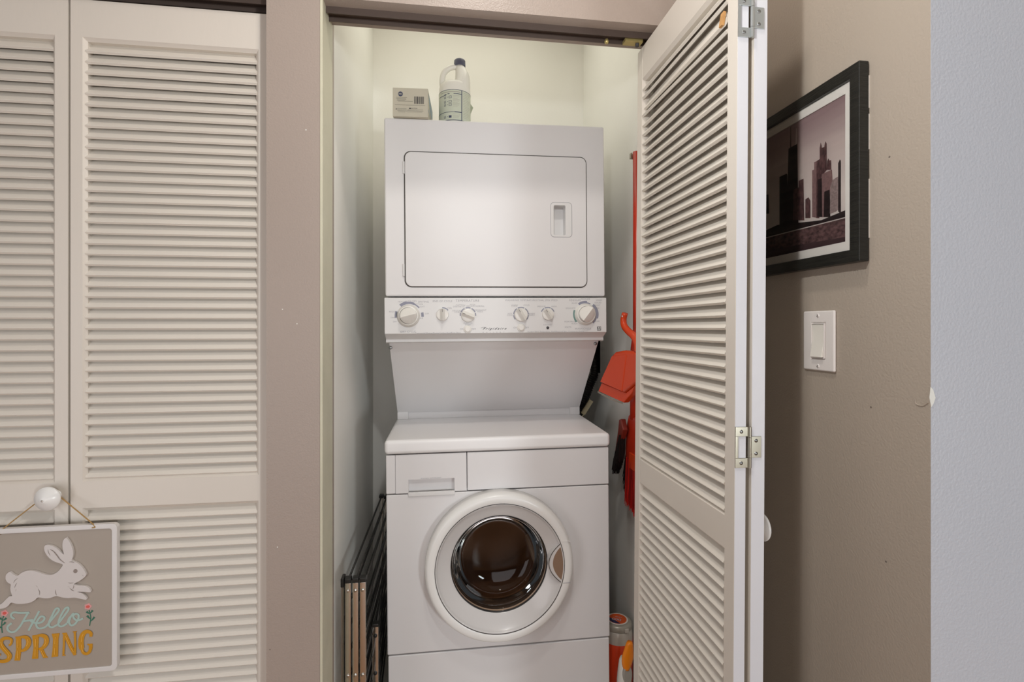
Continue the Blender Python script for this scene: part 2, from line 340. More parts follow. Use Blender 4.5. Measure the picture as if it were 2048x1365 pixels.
# open pair folded square to the wall
lean = .0072
d2 = empty('door_2', (.550 - lean * EYE, 1.325, 0), 'open cream louvered bifold door folded out beside the washer', None, None, rot=(0, lean, 0), kind='structure')
fa = leaf('louvered_leaf', d2, (-.027, 0, 0), R(-90), .470, .030, .031, T=.0215, gap=.003, loose=True)
fb = leaf('louvered_leaf', d2, (.031, -.470, 0), R(90), .470, .031, .030, T=.026)
for f_ in (fa, fb):                                  # strips that paint cool light onto the leaves' near edges
    T_ = .0215 if f_ is fa else .026
    bm = bmesh.new()
    if f_ is fa: box(bm, .470, .4706, .0006, T_ - .0006, .014, 2.025)
    else: box(bm, -.0006, 0, .0006, T_ - .0006, .014, 2.025)
    obj('edge_strip', bm, 'edge', None).parent = f_
    f_.children[-1]['label'] = 'cool white near edge of the leaf, light painted in'
knob(d2, Matrix.Translation((.031, -.427, .9135)) @ Matrix.Rotation(R(90), 4, 'Y'))
def hinge(z, m, lab):
    hp = bmesh.new(); TT = fr(0, -.4708, z)
    # plate with a window on the first leaf's edge
    xo, xi, h = -.0270, -.0035, .0365
    for b in ((xo, xi, -h, -h + .017), (xo, xi, h - .017, h), (xo, xo + .0055, -h + .017, h - .017)):
        box(hp, b[0], b[1], b[2], b[3], 0, .0022, TT)
    o = obj('hinge_plate', hp, m, d2, bevel=.0004); o['label'] = lab
    for vz in (-.028, .028):
        bm = bmesh.new(); lathe(bm, [(.0034, .0022), (.0030, .0030), (0, .0031)], fr(-.0160, -.4708, z + vz), 14); s = obj('screw', bm, 'screw', None, smooth=True); s.parent = o
    for za, zb in ((-.0365, -.0185), (-.018, .018), (.0185, .0365)):
        bm = bmesh.new(); lathe(bm, [(0, za), (.0033, za), (.0033, zb), (0, zb)], Matrix.Translation((-.0005, -.4735, z)), 16); s = obj('hinge_barrel', bm, m, None, smooth=False); s.parent = o
    bm = bmesh.new(); box(bm, .0035, .0225, -.019, .019, 0, .0022, TT); q = obj('hinge_plate', bm, m, d2, bevel=.0004); q['label'] = lab
    for vz in (-.0115, .0115):
        bm = bmesh.new(); lathe(bm, [(.0034, .0022), (.0030, .0030), (0, .0031)], fr(.0125, -.4708, z + vz), 14); s = obj('screw', bm, 'screw', None, smooth=True); s.parent = q
hinge(1.845, 'zinc', 'bright zinc hinge plate'); hinge(1.0755, 'nickel', 'dull nickel hinge plate')

# ------------------------------------------------------------------ stacked laundry centre
mc = empty('laundry_center', (.182, 1.556, 0), 'white stacked dryer over front-loading washer standing in the closet', 'washer dryer', rot=(0, R(-.42), R(-.75)))
mc.location.x += math.sin(R(.42)) * 1.0
MI = mtx(mc).inverted(); MC = MI @ CAM
def L_(px, py, y):
    d = (MI.to_3x3() @ ray(px, py)); return MC + d * ((y - MC.y) / d.y)
HW = .342
def part(name, m, boxes, bevel=.003, parent=mc, **k):
    bm = bmesh.new()
    for b in boxes: box(bm, *b)
    return obj(name, bm, m, parent, bevel=bevel, **k)
part('washer_cabinet', 'white', [(-HW + .002, HW - .002, .022, .70, .02, .905)], .004)
part('toe_panel', 'white', [(-HW + .004, HW - .004, 0, .022, .03, .3165)])
for sx in (-1, 1):
    for yy in (.05, .64):
        bm = bmesh.new(); lathe(bm, [(0, 0), (.02, 0), (.02, .012), (.008, .016), (.008, .03), (0, .03)], Matrix.Translation((sx * .28, yy, 0)), 20); obj('foot', bm, 'black', mc)
# washer front with round opening
zc = L_(1001, 1137, -.045); cx, cz = zc.x, zc.z
fp = part('washer_front', 'white', [(-HW + .002, HW - .002, 0, .022, .3205, .7945)], 0)
bm = bmesh.new(); prism(bm, circ(cx, cz, .180, 64), -.1, .1, FR); c1 = obj('c', bm, None, mc)
bpy.context.view_layer.update(); cut(fp, [c1])
bv = fp.modifiers.new('bevel', 'BEVEL'); bv.width = .003; bv.segments = 2; bv.limit_method = 'ANGLE'; bv.angle_limit = R(60)
cab = [o for o in mc.children if o.name.startswith('washer_cabinet')][0]
bm = bmesh.new(); prism(bm, circ(cx, cz, .205, 64), -.60, .1, FR); c1 = obj('c', bm, None, mc); bpy.context.view_layer.update(); cut(cab, [c1])
# upper fascia, drawer
part('fascia', 'white', [(L_(934, 950, 0).x + .001, HW - .002, 0, .022, .798, .9125)], .002)
x0, x1 = L_(791, 950, 0).x, L_(933, 950, 0).x
part('fascia', 'white', [(-HW + .002, x0 - .0008, 0, .022, .798, .9125)], .002)
dr = part('detergent_drawer', 'white', [(x0, x1, 0, .022, .798, .9125)], 0)
a, b = L_(817, 961, 0), L_(909, 986, 0)
bm = bmesh.new(); box(bm, a.x, b.x, -.01, .018, b.z + .001, a.z + .001)
c1 = obj('c', bm, None, mc); bpy.context.view_layer.update(); cut(dr, [c1])
h = part('drawer_handle', 'console', [(a.x - .001, b.x + .001, -.005, .0, b.z - .004, b.z + .0075), (a.x, b.x, 0, .016, b.z, b.z + .0035)], .001, parent=None); h.parent = dr; h['label'] = 'bright lower lip of the drawer grip'
bm = bmesh.new()
T = mtx(mc); p = L_(862, 957, 0)
text(bm, 'WASHER DETERGENT', fr(p.x, -.0004, p.z), .0052, space=1.25); o = obj('embossed_lettering', bm, 'ink', None); o.parent = dr
# lid
part('washer_lid', 'lid', [(-HW - .002, HW + .002, -.006, .70, .9155, .957)], .011, seg=4) if False else None
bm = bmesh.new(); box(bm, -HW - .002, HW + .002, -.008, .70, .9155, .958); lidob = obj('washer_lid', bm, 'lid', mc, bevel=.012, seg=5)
part('seam_gap', 'seam', [(-HW + .004, HW - .004, .004, .02, .31, .915)], 0) if False else None
# door ring
Tr = fr(cx, 0, cz)
bm = bmesh.new(); lathe(bm, [(.180, 0), (.219, 0), (.2215, -.0), (.2215, .034), (.2195, .044), (.2150, .0495), (.2110, .0515), (.1935, .0520), (.1915, .0500), (.1905, .042), (.180, .03), (.180, 0)], Tr, 96); dring = obj('washer_door', bm, 'ring', mc, smooth=True)
hx, hz = L_(1141, 1086, -.045), L_(1136, 1178, -.045)
bm = bmesh.new(); lathe(bm, [(.1915, .050), (.1900, .0512), (.1880, .050), (.1865, .0465), (.182, .042), (.173, .035), (.160, .026), (.149, .0195), (.1455, .017), (.1435, .012), (.1435, .004)], Tr, 96); bowl = obj('door_bowl', bm, 'bowl', None, smooth=True); bowl.parent = dring; bowl['label'] = 'translucent grey plastic inner rim'
bm = bmesh.new(); ringprism(bm, circ(0, 0, .1922, 96), circ(0, 0, .1908, 96), .0490, .0524, Tr); o = obj('rim_line', bm, 'rubber', None); o.parent = dring
bm = bmesh.new(); ringprism(bm, circ(0, 0, .1462, 96), circ(0, 0, .1435, 96), .012, .0180, Tr); o = obj('glass_gasket', bm, 'black', None, smooth=True); o.parent = dring
bm = bmesh.new(); lathe(bm, [(.1445, .0125), (.140, .010), (.135, .002), (.129, -.02), (.123, -.045), (.112, -.060), (.09, -.069), (.05, -.076), (0, -.078)], Tr, 96); o = obj('door_glass', bm, 'drumglass', None, smooth=True); o.parent = dring
# gasket and drum
bm = bmesh.new(); lathe(bm, [(.180, -.001), (.176, -.015), (.150, -.030), (.142, -.05), (.150, -.07), (.165, -.075)], Tr, 64); obj('bellows', bm, mat('bellows_rubber', '#2A211C', .6), mc, smooth=True)
bm = bmesh.new(); lathe(bm, [(.150, -.078), (.20, -.08), (.204, -.10), (.204, -.40), (.19, -.42), (.06, -.425), (.04, -.40), (0, -.398)], Tr, 64); drum = obj('drum', bm, 'drumbrown', mc, smooth=True)
for a in (90, 215, 330):
    bm = bmesh.new(); c_, s_ = math.cos(R(a)), math.sin(R(a)); Tb = Tr @ Matrix.Rotation(R(a), 4, 'Z')
    prism(bm, [(.203, -.028), (.203, .028), (.17, .018), (.158, 0), (.17, -.018)], -.38, -.12, Tb); obj('drum_baffle', bm, 'ring', None, bevel=.004).parent = drum
# finger grip: lens-shaped scoop at the right of the ring
gx = .158
bm = bmesh.new(); pts = []
for i in range(17):
    t = -1 + 2 * i / 16; pts.append((.1805 - .036 * (1 - t * t), .058 * t + .006))
for i in range(17):
    t = 1 - 2 * i / 16; pts.append((math.sqrt(.1905 ** 2 - (.058 * t + .006) ** 2), .058 * t + .006))
prism(bm, pts, .020, .0495, Tr); o = obj('grip_wall', bm, 'bowl', None); o.parent = dring; o['label'] = 'lens-shaped grip scoop'
p2 = [((x - .170) * .70 + .1745, y * .86) for x, y in pts]
bm = bmesh.new(); prism(bm, p2, .040, .0499, Tr); o = obj('grip_hollow', bm, 'drumbrown', None); o.parent = dring
bm = bmesh.new()
ribbon(bm, pts[:17], .0022, Tr, .0495, th=.001, smooth=False); o = obj('grip_edge', bm, 'rubber', None); o.parent = dring
for zz in (.070, -.054):
    bm = bmesh.new(); box(bm, .183 if zz > 0 else .186, .209, zz - .0006, zz + .0006, .0500, .0526, Tr); o = obj('grip_seam', bm, 'console' if zz > 0 else 'ink', None); o.parent = dring

# slanted service panel
zt, zb = 1.246, .984
bm = bmesh.new(); prism(bm, [(.088, zt), (.345, zb), (.352, zb), (.110, zt + .004)], -HW + .004, HW - .004, Matrix(((0, 0, 1, 0), (1, 0, 0, 0), (0, 1, 0, 0), (0, 0, 0, 1)))); obj('slanted_panel', bm, 'white', mc, bevel=.001)
part('rear_riser', 'white', [(-HW + .006, HW - .006, .352, .375, .958, 1.02)], .001)
for s in (-1, 1):
    xa = -HW + .004 if s < 0 else HW - .042
    part('panel_foot', 'white', [(xa, xa + .038, .342, .353, .9582, .9855)], .001)
    part('side_gusset', 'white', [(s * .30 - .008, s * .30 + .008, .36, .70, .958, 1.2735)], .001)
    p = L_(781 if s < 0 else 1191, 696 if s < 0 else 688, .092)
    bm = bmesh.new(); lathe(bm, [(.0055, 0), (.0055, .002), (.003, .0035), (0, .003)], fr(p.x, p.y + .002, p.z), 16); obj('panel_screw', bm, 'screw', mc, smooth=True)
# dryer cabinet and console
YD = .030
dcab = part('dryer_cabinet', 'white', [(-HW, HW, YD, .69, 1.386, 1.9265)], .006)
for b_ in [m for m in dcab.modifiers]: b_.show_viewport = b_.show_render = True
dcab.modifiers.clear()
part('dryer_base', 'white', [(-HW + .001, HW - .001, YD + .04, .69, 1.2735, 1.3855)], 0)
bm = bmesh.new()
prism(bm, [(YD - .006, 1.2725), (YD - .006, 1.381), (YD + .03, 1.3845), (YD + .03, 1.246), (.085, 1.243), (.034, 1.268)], -HW - .002, HW + .002, Matrix(((0, 0, 1, 0), (1, 0, 0, 0), (0, 1, 0, 0), (0, 0, 0, 1))))
con = obj('control_console', bm, 'console', mc, bevel=.0015)
YC = YD - .006
# dryer door
a, b = L_(807.5, 302, YD), L_(1174.5, 576, YD); dcx, dcz, dw, dh = (a.x + b.x) / 2, (a.z + b.z) / 2, b.x - a.x, a.z - b.z
bm = bmesh.new(); prism(bm, rrect(dcx, dcz, dw, dh, .021, 8), -.001, .0012, fr(0, YD, 0)); dsm = obj('door_seam', bm, 'seam', mc)
dx = .0028
bm = bmesh.new(); prism(bm, rrect(dcx + .0005, dcz, dw - 2 * dx, dh - 2 * dx, .019, 8), -.02, .0045, fr(0, YD, 0)); dd = obj('dryer_door', bm, 'white', mc)
a, b = L_(1101, 406, YD), L_(1143, 475, YD); hx, hz, hw, hh = (a.x + b.x) / 2, (a.z + b.z) / 2, b.x - a.x, a.z - b.z
bm = bmesh.new(); prism(bm, rrect(hx, hz, hw * .96, hh * .97, .009, 6), -.036, .02, fr(0, YD, 0)); c1 = obj('c', bm, None, mc); bpy.context.view_layer.update()
for tgt in (dsm, dcab):
    c2 = c1.copy(); COL.objects.link(c2); bpy.context.view_layer.update(); cut(tgt, [c2])
cut(dd, [c1])
for tgt, wv in ((dd, .002), (dcab, .006)):
    bv = tgt.modifiers.new('bevel', 'BEVEL'); bv.width = wv; bv.segments = 3; bv.limit_method = 'ANGLE'; bv.angle_limit = R(60); tgt.data.shade_smooth(); tgt.modifiers.new('wn', 'WEIGHTED_NORMAL').keep_sharp = True
a, b = L_(1107, 411.5, YD), L_(1130.5, 471, YD); ix, iz, iw, ih = (a.x + b.x) / 2, (a.z + b.z) / 2, b.x - a.x, a.z - b.z
bm = bmesh.new(); ringprism(bm, rrect(hx, hz, hw + .0024, hh + .0024, .011, 6), rrect(hx, hz, hw - .001, hh - .001, .0095, 6), .0, .0049, fr(0, YD, 0)); o = obj('bezel_seam', bm, 'ink', None); o.parent = dd
bm = bmesh.new(); ringprism(bm, rrect(hx, hz, hw, hh, .010, 6), rrect(ix, iz, iw, ih, .004, 6), -.032, .0052, fr(0, YD, 0)); bz = obj('handle_bezel', bm, 'console', None, bevel=.001); bz.parent = dd
bm = bmesh.new(); prism(bm, rrect(ix, iz, iw + .004, ih + .004, .004, 6), -.035, -.031, fr(0, YD, 0)); o = obj('handle_pocket', bm, 'console', None); o.parent = dd
for py in (336, 541):
    p = L_(807.5, py, YD); bm = bmesh.new(); lathe(bm, [(0, -.018), (.0032, -.018), (.0032, .018), (0, .018)], Matrix.Translation((p.x, YD - .0025, p.z)), 14); obj('door_hinge', bm, 'console', mc)
    for q in (-.006, .006):
        pass
# knobs
def dial(px, py, r, h, rid, ang, wid, name='dial_knob'):
    p = L_(px, py, YC); T = fr(p.x, YC, p.z)
    bm = bmesh.new(); N = 48; K = 10; rows = []
    for k in range(K + 1):
        rr = r * k / K; row = []
        for i in range(N):
            t = 2 * math.pi * i / N; x, y = rr * math.cos(t), rr * math.sin(t)
            v = -x * math.sin(R(ang)) + y * math.cos(R(ang)); z = h + rid * max(0, 1 - abs(v) / (wid * r)) - h * .12 * (rr / r) ** 6
            row.append(bm.verts.new(T @ Vector((x, y, z))))
            if k == 0: break
        rows.append(row)
    for a, b in zip(rows, rows[1:]):
        for i in range(N):
            j = (i + 1) % N
            if len(a) == 1: bm.faces.new((a[0], b[i], b[j]))
            else: bm.faces.new((a[i], b[i], b[j], a[j]))
    base = [bm.verts.new(T @ Vector((r * 1.06 * math.cos(2 * math.pi * i / N), r * 1.06 * math.sin(2 * math.pi * i / N), 0))) for i in range(N)]
    for i in range(N): bm.faces.new((rows[-1][i], base[i], base[(i + 1) % N], rows[-1][(i + 1) % N]))
    o = obj(name, bm, 'knob', mc, smooth=True); o.data.set_sharp_from_angle(angle=R(28)); return o, p, T
MM = .00152
for px, py, ang in ((818, 632, 14), (1171.5, 629, 52)):
    p = L_(px - 1, py, YC); T = fr(p.x, YC, p.z)
    bm = bmesh.new(); lathe(bm, [(0, 0), (.0345, 0), (.034, .003), (.0305, .0075), (.029, .0135), (.027, .0145), (0, .0145)], T, 48); sk = obj('dial_skirt', bm, 'knob', mc, smooth=True); sk.data.set_sharp_from_angle(angle=R(30))
    bm = bmesh.new(); ringprism(bm, circ(0, 0, .0252, 48), circ(0, 0, .0244, 48), .0144, .0149, T); o = obj('dial_gap', bm, 'seam', None); o.parent = sk
    k_, p, T = dial(px, py, .0244, .017, .016, ang, .95)
    k_['label'] = 'large cycle selector dial'
for px, py, r, ang in ((885, 630, 11.5, 90), (936, 631, 13, -20), (1042, 630, 13, 122), (1095.5, 629, 11.5, 125)):
    k_, p, T = dial(px, py, r * MM, .009, .013, ang, .42)
    bm = bmesh.new(); ca, sa = math.cos(R(ang if ang > 0 else ang + 180)), math.sin(R(ang if ang > 0 else ang + 180)); rr = r * MM
    ribbon(bm, [(ca * rr * .45, sa * rr * .45), (ca * rr * .95, sa * rr * .95)], .0012, T, .0222, smooth=False); o = obj('pointer_mark', bm, 'darkink', None); o.parent = k_
for px, py in ((935, 659), (1042, 656)):
    p = L_(px, py, YC); bm = bmesh.new(); lathe(bm, [(.0125, 0), (.0115, .003), (.0085, .003), (.0085, .008), (.007, .009), (0, .009)], fr(p.x, YC, p.z), 32); o = obj('push_button', bm, 'knob', mc, smooth=True); o.data.set_sharp_from_angle(angle=R(30))
p = L_(1095.5, 656, YC); bm = bmesh.new(); lathe(bm, [(.0045, 0), (.004, .002), (0, .0025)], fr(p.x, YC, p.z), 20); obj('indicator_lamp', bm, 'darkink', mc, smooth=True)
# printed arcs
def arcs(lst, m, name):
    for px, py, r0, r1, a0, a1 in lst:
        bm = bmesh.new(); p = L_(px, py, YC); n = max(3, int(abs(a1 - a0) / 5)); T = fr(p.x, YC, p.z)
        o_ = circ(0, 0, r1 * MM, n, a0, a1); i_ = circ(0, 0, r0 * MM, n, a0, a1); prism(bm, o_ + i_[::-1], 0, .0004, T); obj(name, bm, m, mc)
arcs([(818, 632, 23.5, 29, 100, 130), (818, 632, 23.5, 28, 66, 100), (818, 632, 24, 26.5, 38, 66), (818, 632, 24, 29, -5, 14), (818, 632, 23, 28, 160, 188),
      (1171.5, 629, 22.5, 28, 84, 126), (1171.5, 629, 22.5, 25, 66, 84), (1171.5, 629, 22, 27.5, -20, 52), (1171.5, 629, 22, 25, -50, -20),
      (885, 630, 13.2, 15.2, 38, 92), (936, 631, 14.5, 16.5, -4, 18), (936, 631, 14.5, 16.5, 24, 62), (936, 631, 14.5, 16.5, 70, 108), (936, 631, 14.5, 16.5, 116, 156), (936, 631, 14.5, 16.5, 162, 184),
      (1042, 630, 14.2, 16.2, -38, -4), (1042, 630, 14.2, 16.2, 2, 56), (1042, 630, 14.2, 16.2, 64, 116), (1042, 630, 14.2, 16.2, 124, 176), (1042, 630, 14.2, 16.2, 184, 218),
      (1095.5, 629, 13.2, 15.2, 22, 58), (1095.5, 629, 13.2, 15.2, 66, 116), (1095.5, 629, 13.2, 15.2, 122, 158)], 'slate', 'printed_arc')
arcs([(1171.5, 629, 22.5, 27, 160, 218), (818, 632, 22, 25.5, 163, 180)], 'teal', 'printed_arc')
bm = bmesh.new()
for px, py, s, sz in ((847, 604, 'DRYING', 5), (885, 603, 'END OF CYCLE', 5), (935, 602, 'TEMPERATURE', 6.4), (1042, 601, 'WASH/RINSE TEMPERATURES', 4.4), (1095, 601, 'FINAL SPIN SPEED', 4.6), (1150, 601, 'REGULAR', 5), (1171, 599, 'WASHER', 4.5),
    (788, 624, 'REGULAR', 4), (787, 636, 'TIMED', 3.6), (790, 644, 'DRY', 3.6), (803, 604, 'HEAVY', 4), (822, 603, 'AUTO DRY', 4), (836, 609, 'COTTON', 4), (843, 614, 'LIGHT', 4), (854, 628, 'OFF', 4), (843, 637, 'AIR', 4),
    (899, 617, 'ON', 5), (921, 611, 'COTTON', 4), (918, 614, 'SYNTHETIC', 4), (945, 610, 'HIGH', 4), (951, 613, 'MEDIUM NORMAL', 4), (915, 622, 'DELICATE', 4), (914, 625, 'LOW', 4), (960, 621, 'PERMANENT', 4), (960, 624, 'PRESS', 4), (924, 659, 'ON', 5), (947, 659, 'OFF', 5), (936, 647, 'PUSH TO', 3.8), (936, 650, 'START', 3.8),
    (1029, 611, 'WARM', 4), (1029, 613, 'COLD', 4), (1053, 611, 'COLD', 4), (1020, 628, 'HOT', 4), (1020, 631, 'COLD', 4), (1063, 628, 'WARM', 4), (1063, 631, 'WARM', 4), (1031, 656, 'ON', 5), (1053, 656, 'OFF', 5),
    (1083, 613.5, 'MEDIUM', 4), (1108, 613.5, 'HIGH', 4), (1095, 650, 'LOCKED', 3.8), (1149, 607, 'RINSE', 4), (1141, 617, 'DELICATE', 4), (1140, 644, 'PERM PRESS', 4), (1136, 655, 'KNITS', 4.4), (1149, 648, 'WASH', 4), (1198, 601, 'WASH', 4), (1196, 606, 'SOILED', 4), (1194, 611, 'HEAVY', 4), (1194, 617, 'SPIN', 4), (1190, 643, 'REGULAR', 4), (1166, 658, 'WASH CYCLE', 5), (816, 664, 'DRY CYCLE', 5)):
    p = L_(px, py, YC); text(bm, s, fr(p.x, YC - .0003, p.z), sz * MM * 1.05, space=1.1)
obj('printed_legend', bm, 'ink', mc, kind='stuff')
bm = bmesh.new(); p = L_(876, 666.5, YC); text(bm, 'Commercial Washer/Drying Clothes Heat/Rinse Drain', fr(p.x, YC - .0003, p.z), .0062); p = L_(1112, 663.5, YC); text(bm, 'To start: Select Temperature, Wash/Rinse and Spin - Commercial Washer', fr(p.x, YC - .0003, p.z), .0060)
p = L_(987, 665, YC); text(bm, 'G A L L E R Y', fr(p.x, YC - .0003, p.z), .0052, space=2.2); obj('printed_caption', bm, 'ink', mc, kind='stuff')
bm = bmesh.new(); p = L_(988.5, 657.8, YC); text(bm, 'Frigidaire', fr(p.x, YC - .0003, p.z), .0100, shear=.6, space=1.45, sx=1.25, offset=.0001)
a, b = L_(962, 656, YC), L_(968, 656, YC); ribbon(bm, [(a.x, a.z - .002), (a.x + .004, a.z + .001), (b.x + .008, b.z + .0015)], .0007, fr(0, YC, 0)); obj('brand_script', bm, 'darkink', mc)
bm = bmesh.new(); p = L_(1198, 657.5, YC); T = fr(p.x, YC, p.z)
ringprism(bm, rrect(0, 0, .0125, .0125, .001, 2), rrect(0, 0, .0105, .0105, .001, 2), 0, .0006, T)
text(bm, 'UL', T @ Matrix.Translation((0, .001, .0006)), .009, offset=.0002); box(bm, -.005, .005, -.006, -.0045, 0, .0006, T); obj('badge', bm, 'darkink', mc)

# ------------------------------------------------------------------ things on the dryer
topz = 1.9265
def on_top(lx, ly): return mtx(mc) @ Vector((lx, ly, topz))
p = on_top(-.258, .105); bx = empty('carton', p + Vector((0, 0, .001)), 'small cream cardboard box with barcode beside the bleach jug', 'box', rot=(0, 0, R(-4)))
cw, cd, chh = .105, .17, .086
B('box_body', -cw / 2, cw / 2, -cd / 2, cd / 2, 0, chh, 'carton', bx, bevel=.001)
yb = -cd / 2 - .0003
def cp(u, v, w=0): return fr((u - .5) * cw, yb - w, (1 - v) * chh)   # u,v fractions of the face
bm = bmesh.new(); lathe(bm, [(.0072, 0), (.0072, .0003), (0, .0003)], cp(.22, .22), 24); obj('round_logo', bm, 'navy', bx)
bm = bmesh.new(); text(bm, 'ABC', cp(.22, .22, .0005), .006, offset=.0001); obj('logo_lettering', bm, 'carton', bx)
bm = bmesh.new(); T = cp(.76, .42)
xx = -.0155; i = 0
for w in (1.6, .5, .9, .5, 2.2, .6, .5, 1.2, .8, .5, 1.8, .6, 1.4): 
    box(bm, xx, xx + w * .00115, -.011, .011, 0, .0003, T); xx += w * .00115 + .0011
obj('barcode', bm, 'darkink', bx)
bm = bmesh.new()
for u, v, w in ((.25, .34, .30), (.24, .375, .28), (.25, .41, .26), (.23, .445, .22), (.36, .47, .42)): box(bm, -w * cw / 2, w * cw / 2, -.0006, .0006, 0, .0003, cp(u, v))
box(bm, -.046, .044, -.0005, .0005, 0, .0003, cp(.5, .6))
for u, v, w in ((.24, .73, .30), (.26, .77, .27), (.27, .81, .27), (.25, .85, .2), (.64, .76, .44), (.64, .80, .46), (.62, .84, .44)): box(bm, -w * cw / 2, w * cw / 2, -.0005, .0005, 0, .0003, cp(u, v))
obj('printed_lines', bm, 'cartond', bx)
bm = bmesh.new(); box(bm, -.003, .003, -.0014, .0014, 0, .0003, cp(.49, .715)); box(bm, -.001, .001, -.002, .002, 0, .0003, cp(.1, .75)); obj('printed_marks', bm, 'darkink', bx, kind='stuff'); bm = bmesh.new(); text(bm, 'CAUTION', cp(.6, .715, .0003), .0045); obj('printed_heading', bm, 'darkink', bx)
bm = bmesh.new(); Ts = Matrix(((0, 0, 1, cw / 2), (1, 0, 0, 0), (0, 1, 0, 0), (0, 0, 0, 1)))
prism(bm, [(-.07, .078), (.07, .078), (.07, .045), (-.02, .045)], 0, .0004, Ts); prism(bm, [(-.07, .03), (.06, .03), (.06, .025), (-.07, .025)], 0, .0004, Ts); obj('side_print', bm, 'cartonb', bx)

p = on_top(-.128, .13); jg = empty('bleach_jug', p + Vector((0, 0, .001)), 'white plastic bleach jug with slate cap and pale green label', 'jug')
r0 = .0515
bm = bmesh.new(); lathe(bm, [(0, 0), (.046, 0), (.050, .004), (r0 - .001, .012), (r0 - .001, .130), (.0498, .138), (.0475, .146), (.041, .152), (.030, .1555), (0, .157)], n=56); jb = obj('jug_body', bm, 'bleach', jg, smooth=True)
bm = bmesh.new(); rows = []
for z, l_, r_, ry in ((.132, -.020, .0500, .044), (.146, -.006, .0500, .042), (.162, -.002, .0500, .038), (.172, .001, .0495, .034), (.182, .0015, .0475, .030), (.192, .002, .0440, .025), (.202, .0025, .0390, .020), (.210, .0025, .0340, .0165), (.217, .0022, .0300, .0140)):
    cxx, rx = (l_ + r_) / 2, (r_ - l_) / 2
    rows.append([bm.verts.new((cxx + rx * math.cos(2 * math.pi * i / 28), ry * math.sin(2 * math.pi * i / 28), z)) for i in range(28)])
for a, b in zip(rows, rows[1:]):
    for i in range(28): bm.faces.new((a[i], a[(i + 1) % 28], b[(i + 1) % 28], b[i]))
bm.faces.new(rows[-1]); obj('jug_neck', bm, 'bleach', jg, smooth=True)
bm = bmesh.new(); tube(bm, smooth_path([(-.038, 0, .134), (-.0405, 0, .162), (-.036, 0, .187), (-.024, 0, .202), (-.007, 0, .211), (.010, 0, .212)], 6), lambda t: .0095 - .001 * t, 16); obj('jug_handle', bm, 'bleach', jg, smooth=True)
bm = bmesh.new(); lathe(bm, [(0, .214), (.0185, .214), (.0188, .218), (.0182, .232), (.0155, .235), (0, .235)], Matrix.Translation((.016, 0, 0)), 40); obj('jug_cap', bm, 'cap', jg, smooth=True).data.set_sharp_from_angle(angle=R(40))
def wrap(bm, a0, a1, z0, z1, r=r0, th=.0003, n=None):     # a patch on the jug's wall, angle measured from the viewer's side
    n = n or max(1, int(abs(a1 - a0) / 6)); A = []
    for i in range(n + 1):
        a = R(-90 + a0 + (a1 - a0) * i / n); A.append([bm.verts.new(((r + th) * math.cos(a), (r + th) * math.sin(a), z)) for z in (z0, z1)])
    for p_, q in zip(A, A[1:]): bm.faces.new((p_[0], q[0], q[1], p_[1]))
bm = bmesh.new(); wrap(bm, -110, 110, .018, .116, th=0); lb = obj('jug_label', bm, 'label', jg, smooth=True)
bm = bmesh.new()
for a0, a1, z0, z1 in ((-110, 110, .1145, .116), (-110, 110, .018, .0200), (22, 25, .02, .115), (-110, -2, .044, .0455), (-2, 22, .0435, .0462), (-70, -35, .098, .1), (-28, -20, .1015, .1035), (-6, 22, .1015, .1035), (-40, -32, .1, .1025)): wrap(bm, a0, a1, z0, z1, th=.0003)
for zc_ in (.092, .078, .068, .030):
    for a_, w_ in ((-38, 4), (-18, 5)):
        wrap(bm, a_ - w_, a_ + w_, zc_ - .0038, zc_ - .0028); wrap(bm, a_ - w_, a_ - w_ + 1.6, zc_ - .0038, zc_ + .0038); wrap(bm, a_ + w_ - 1.6, a_ + w_, zc_ - .0038, zc_ + .0038)
        if a_ == -18: wrap(bm, a_ - w_, a_ + w_, zc_ + .0028, zc_ + .0038)
    wrap(bm, -28.5, -26.5, zc_ - .001, zc_ + .001)
wrap(bm, -23, -13, .027, .033)
o = obj('label_lines', bm, 'navy', None, smooth=True); o.parent = lb
bm = bmesh.new()
for k in range(9): wrap(bm, -8, 18 - (k % 3) * 5, .096 - k * .0042, .0968 - k * .0042)
for k in range(16): wrap(bm, 29, 68 - (k % 4) * 6, .108 - k * .0052, .1087 - k * .0052)
for k in range(4): wrap(bm, -8, 18 - k * 2, .038 - k * .004, .0387 - k * .004)
wrap(bm, -58, 18, .1075, .1095); o = obj('label_text_lines', bm, 'bgrey', None, smooth=True); o.parent = lb
bm = bmesh.new(); v = [bm.verts.new(q) for q in ((.0505, .004, .098), (.0505, .004, .060), (.0600, -.002, .082))]; bm.faces.new(v); bmesh.ops.solidify(bm, geom=bm.faces[:], thickness=.0004); o = obj('peeling_label_corner', bm, 'label', None); o.parent = lb
p = on_top(-.190, .25); kb = empty('kraft_tab', p, 'brown cardboard sliver standing between the box and the bleach jug', 'cardboard')
B('cardboard', -.02, .02, -.002, .002, 0, .03, 'kraft', kb)

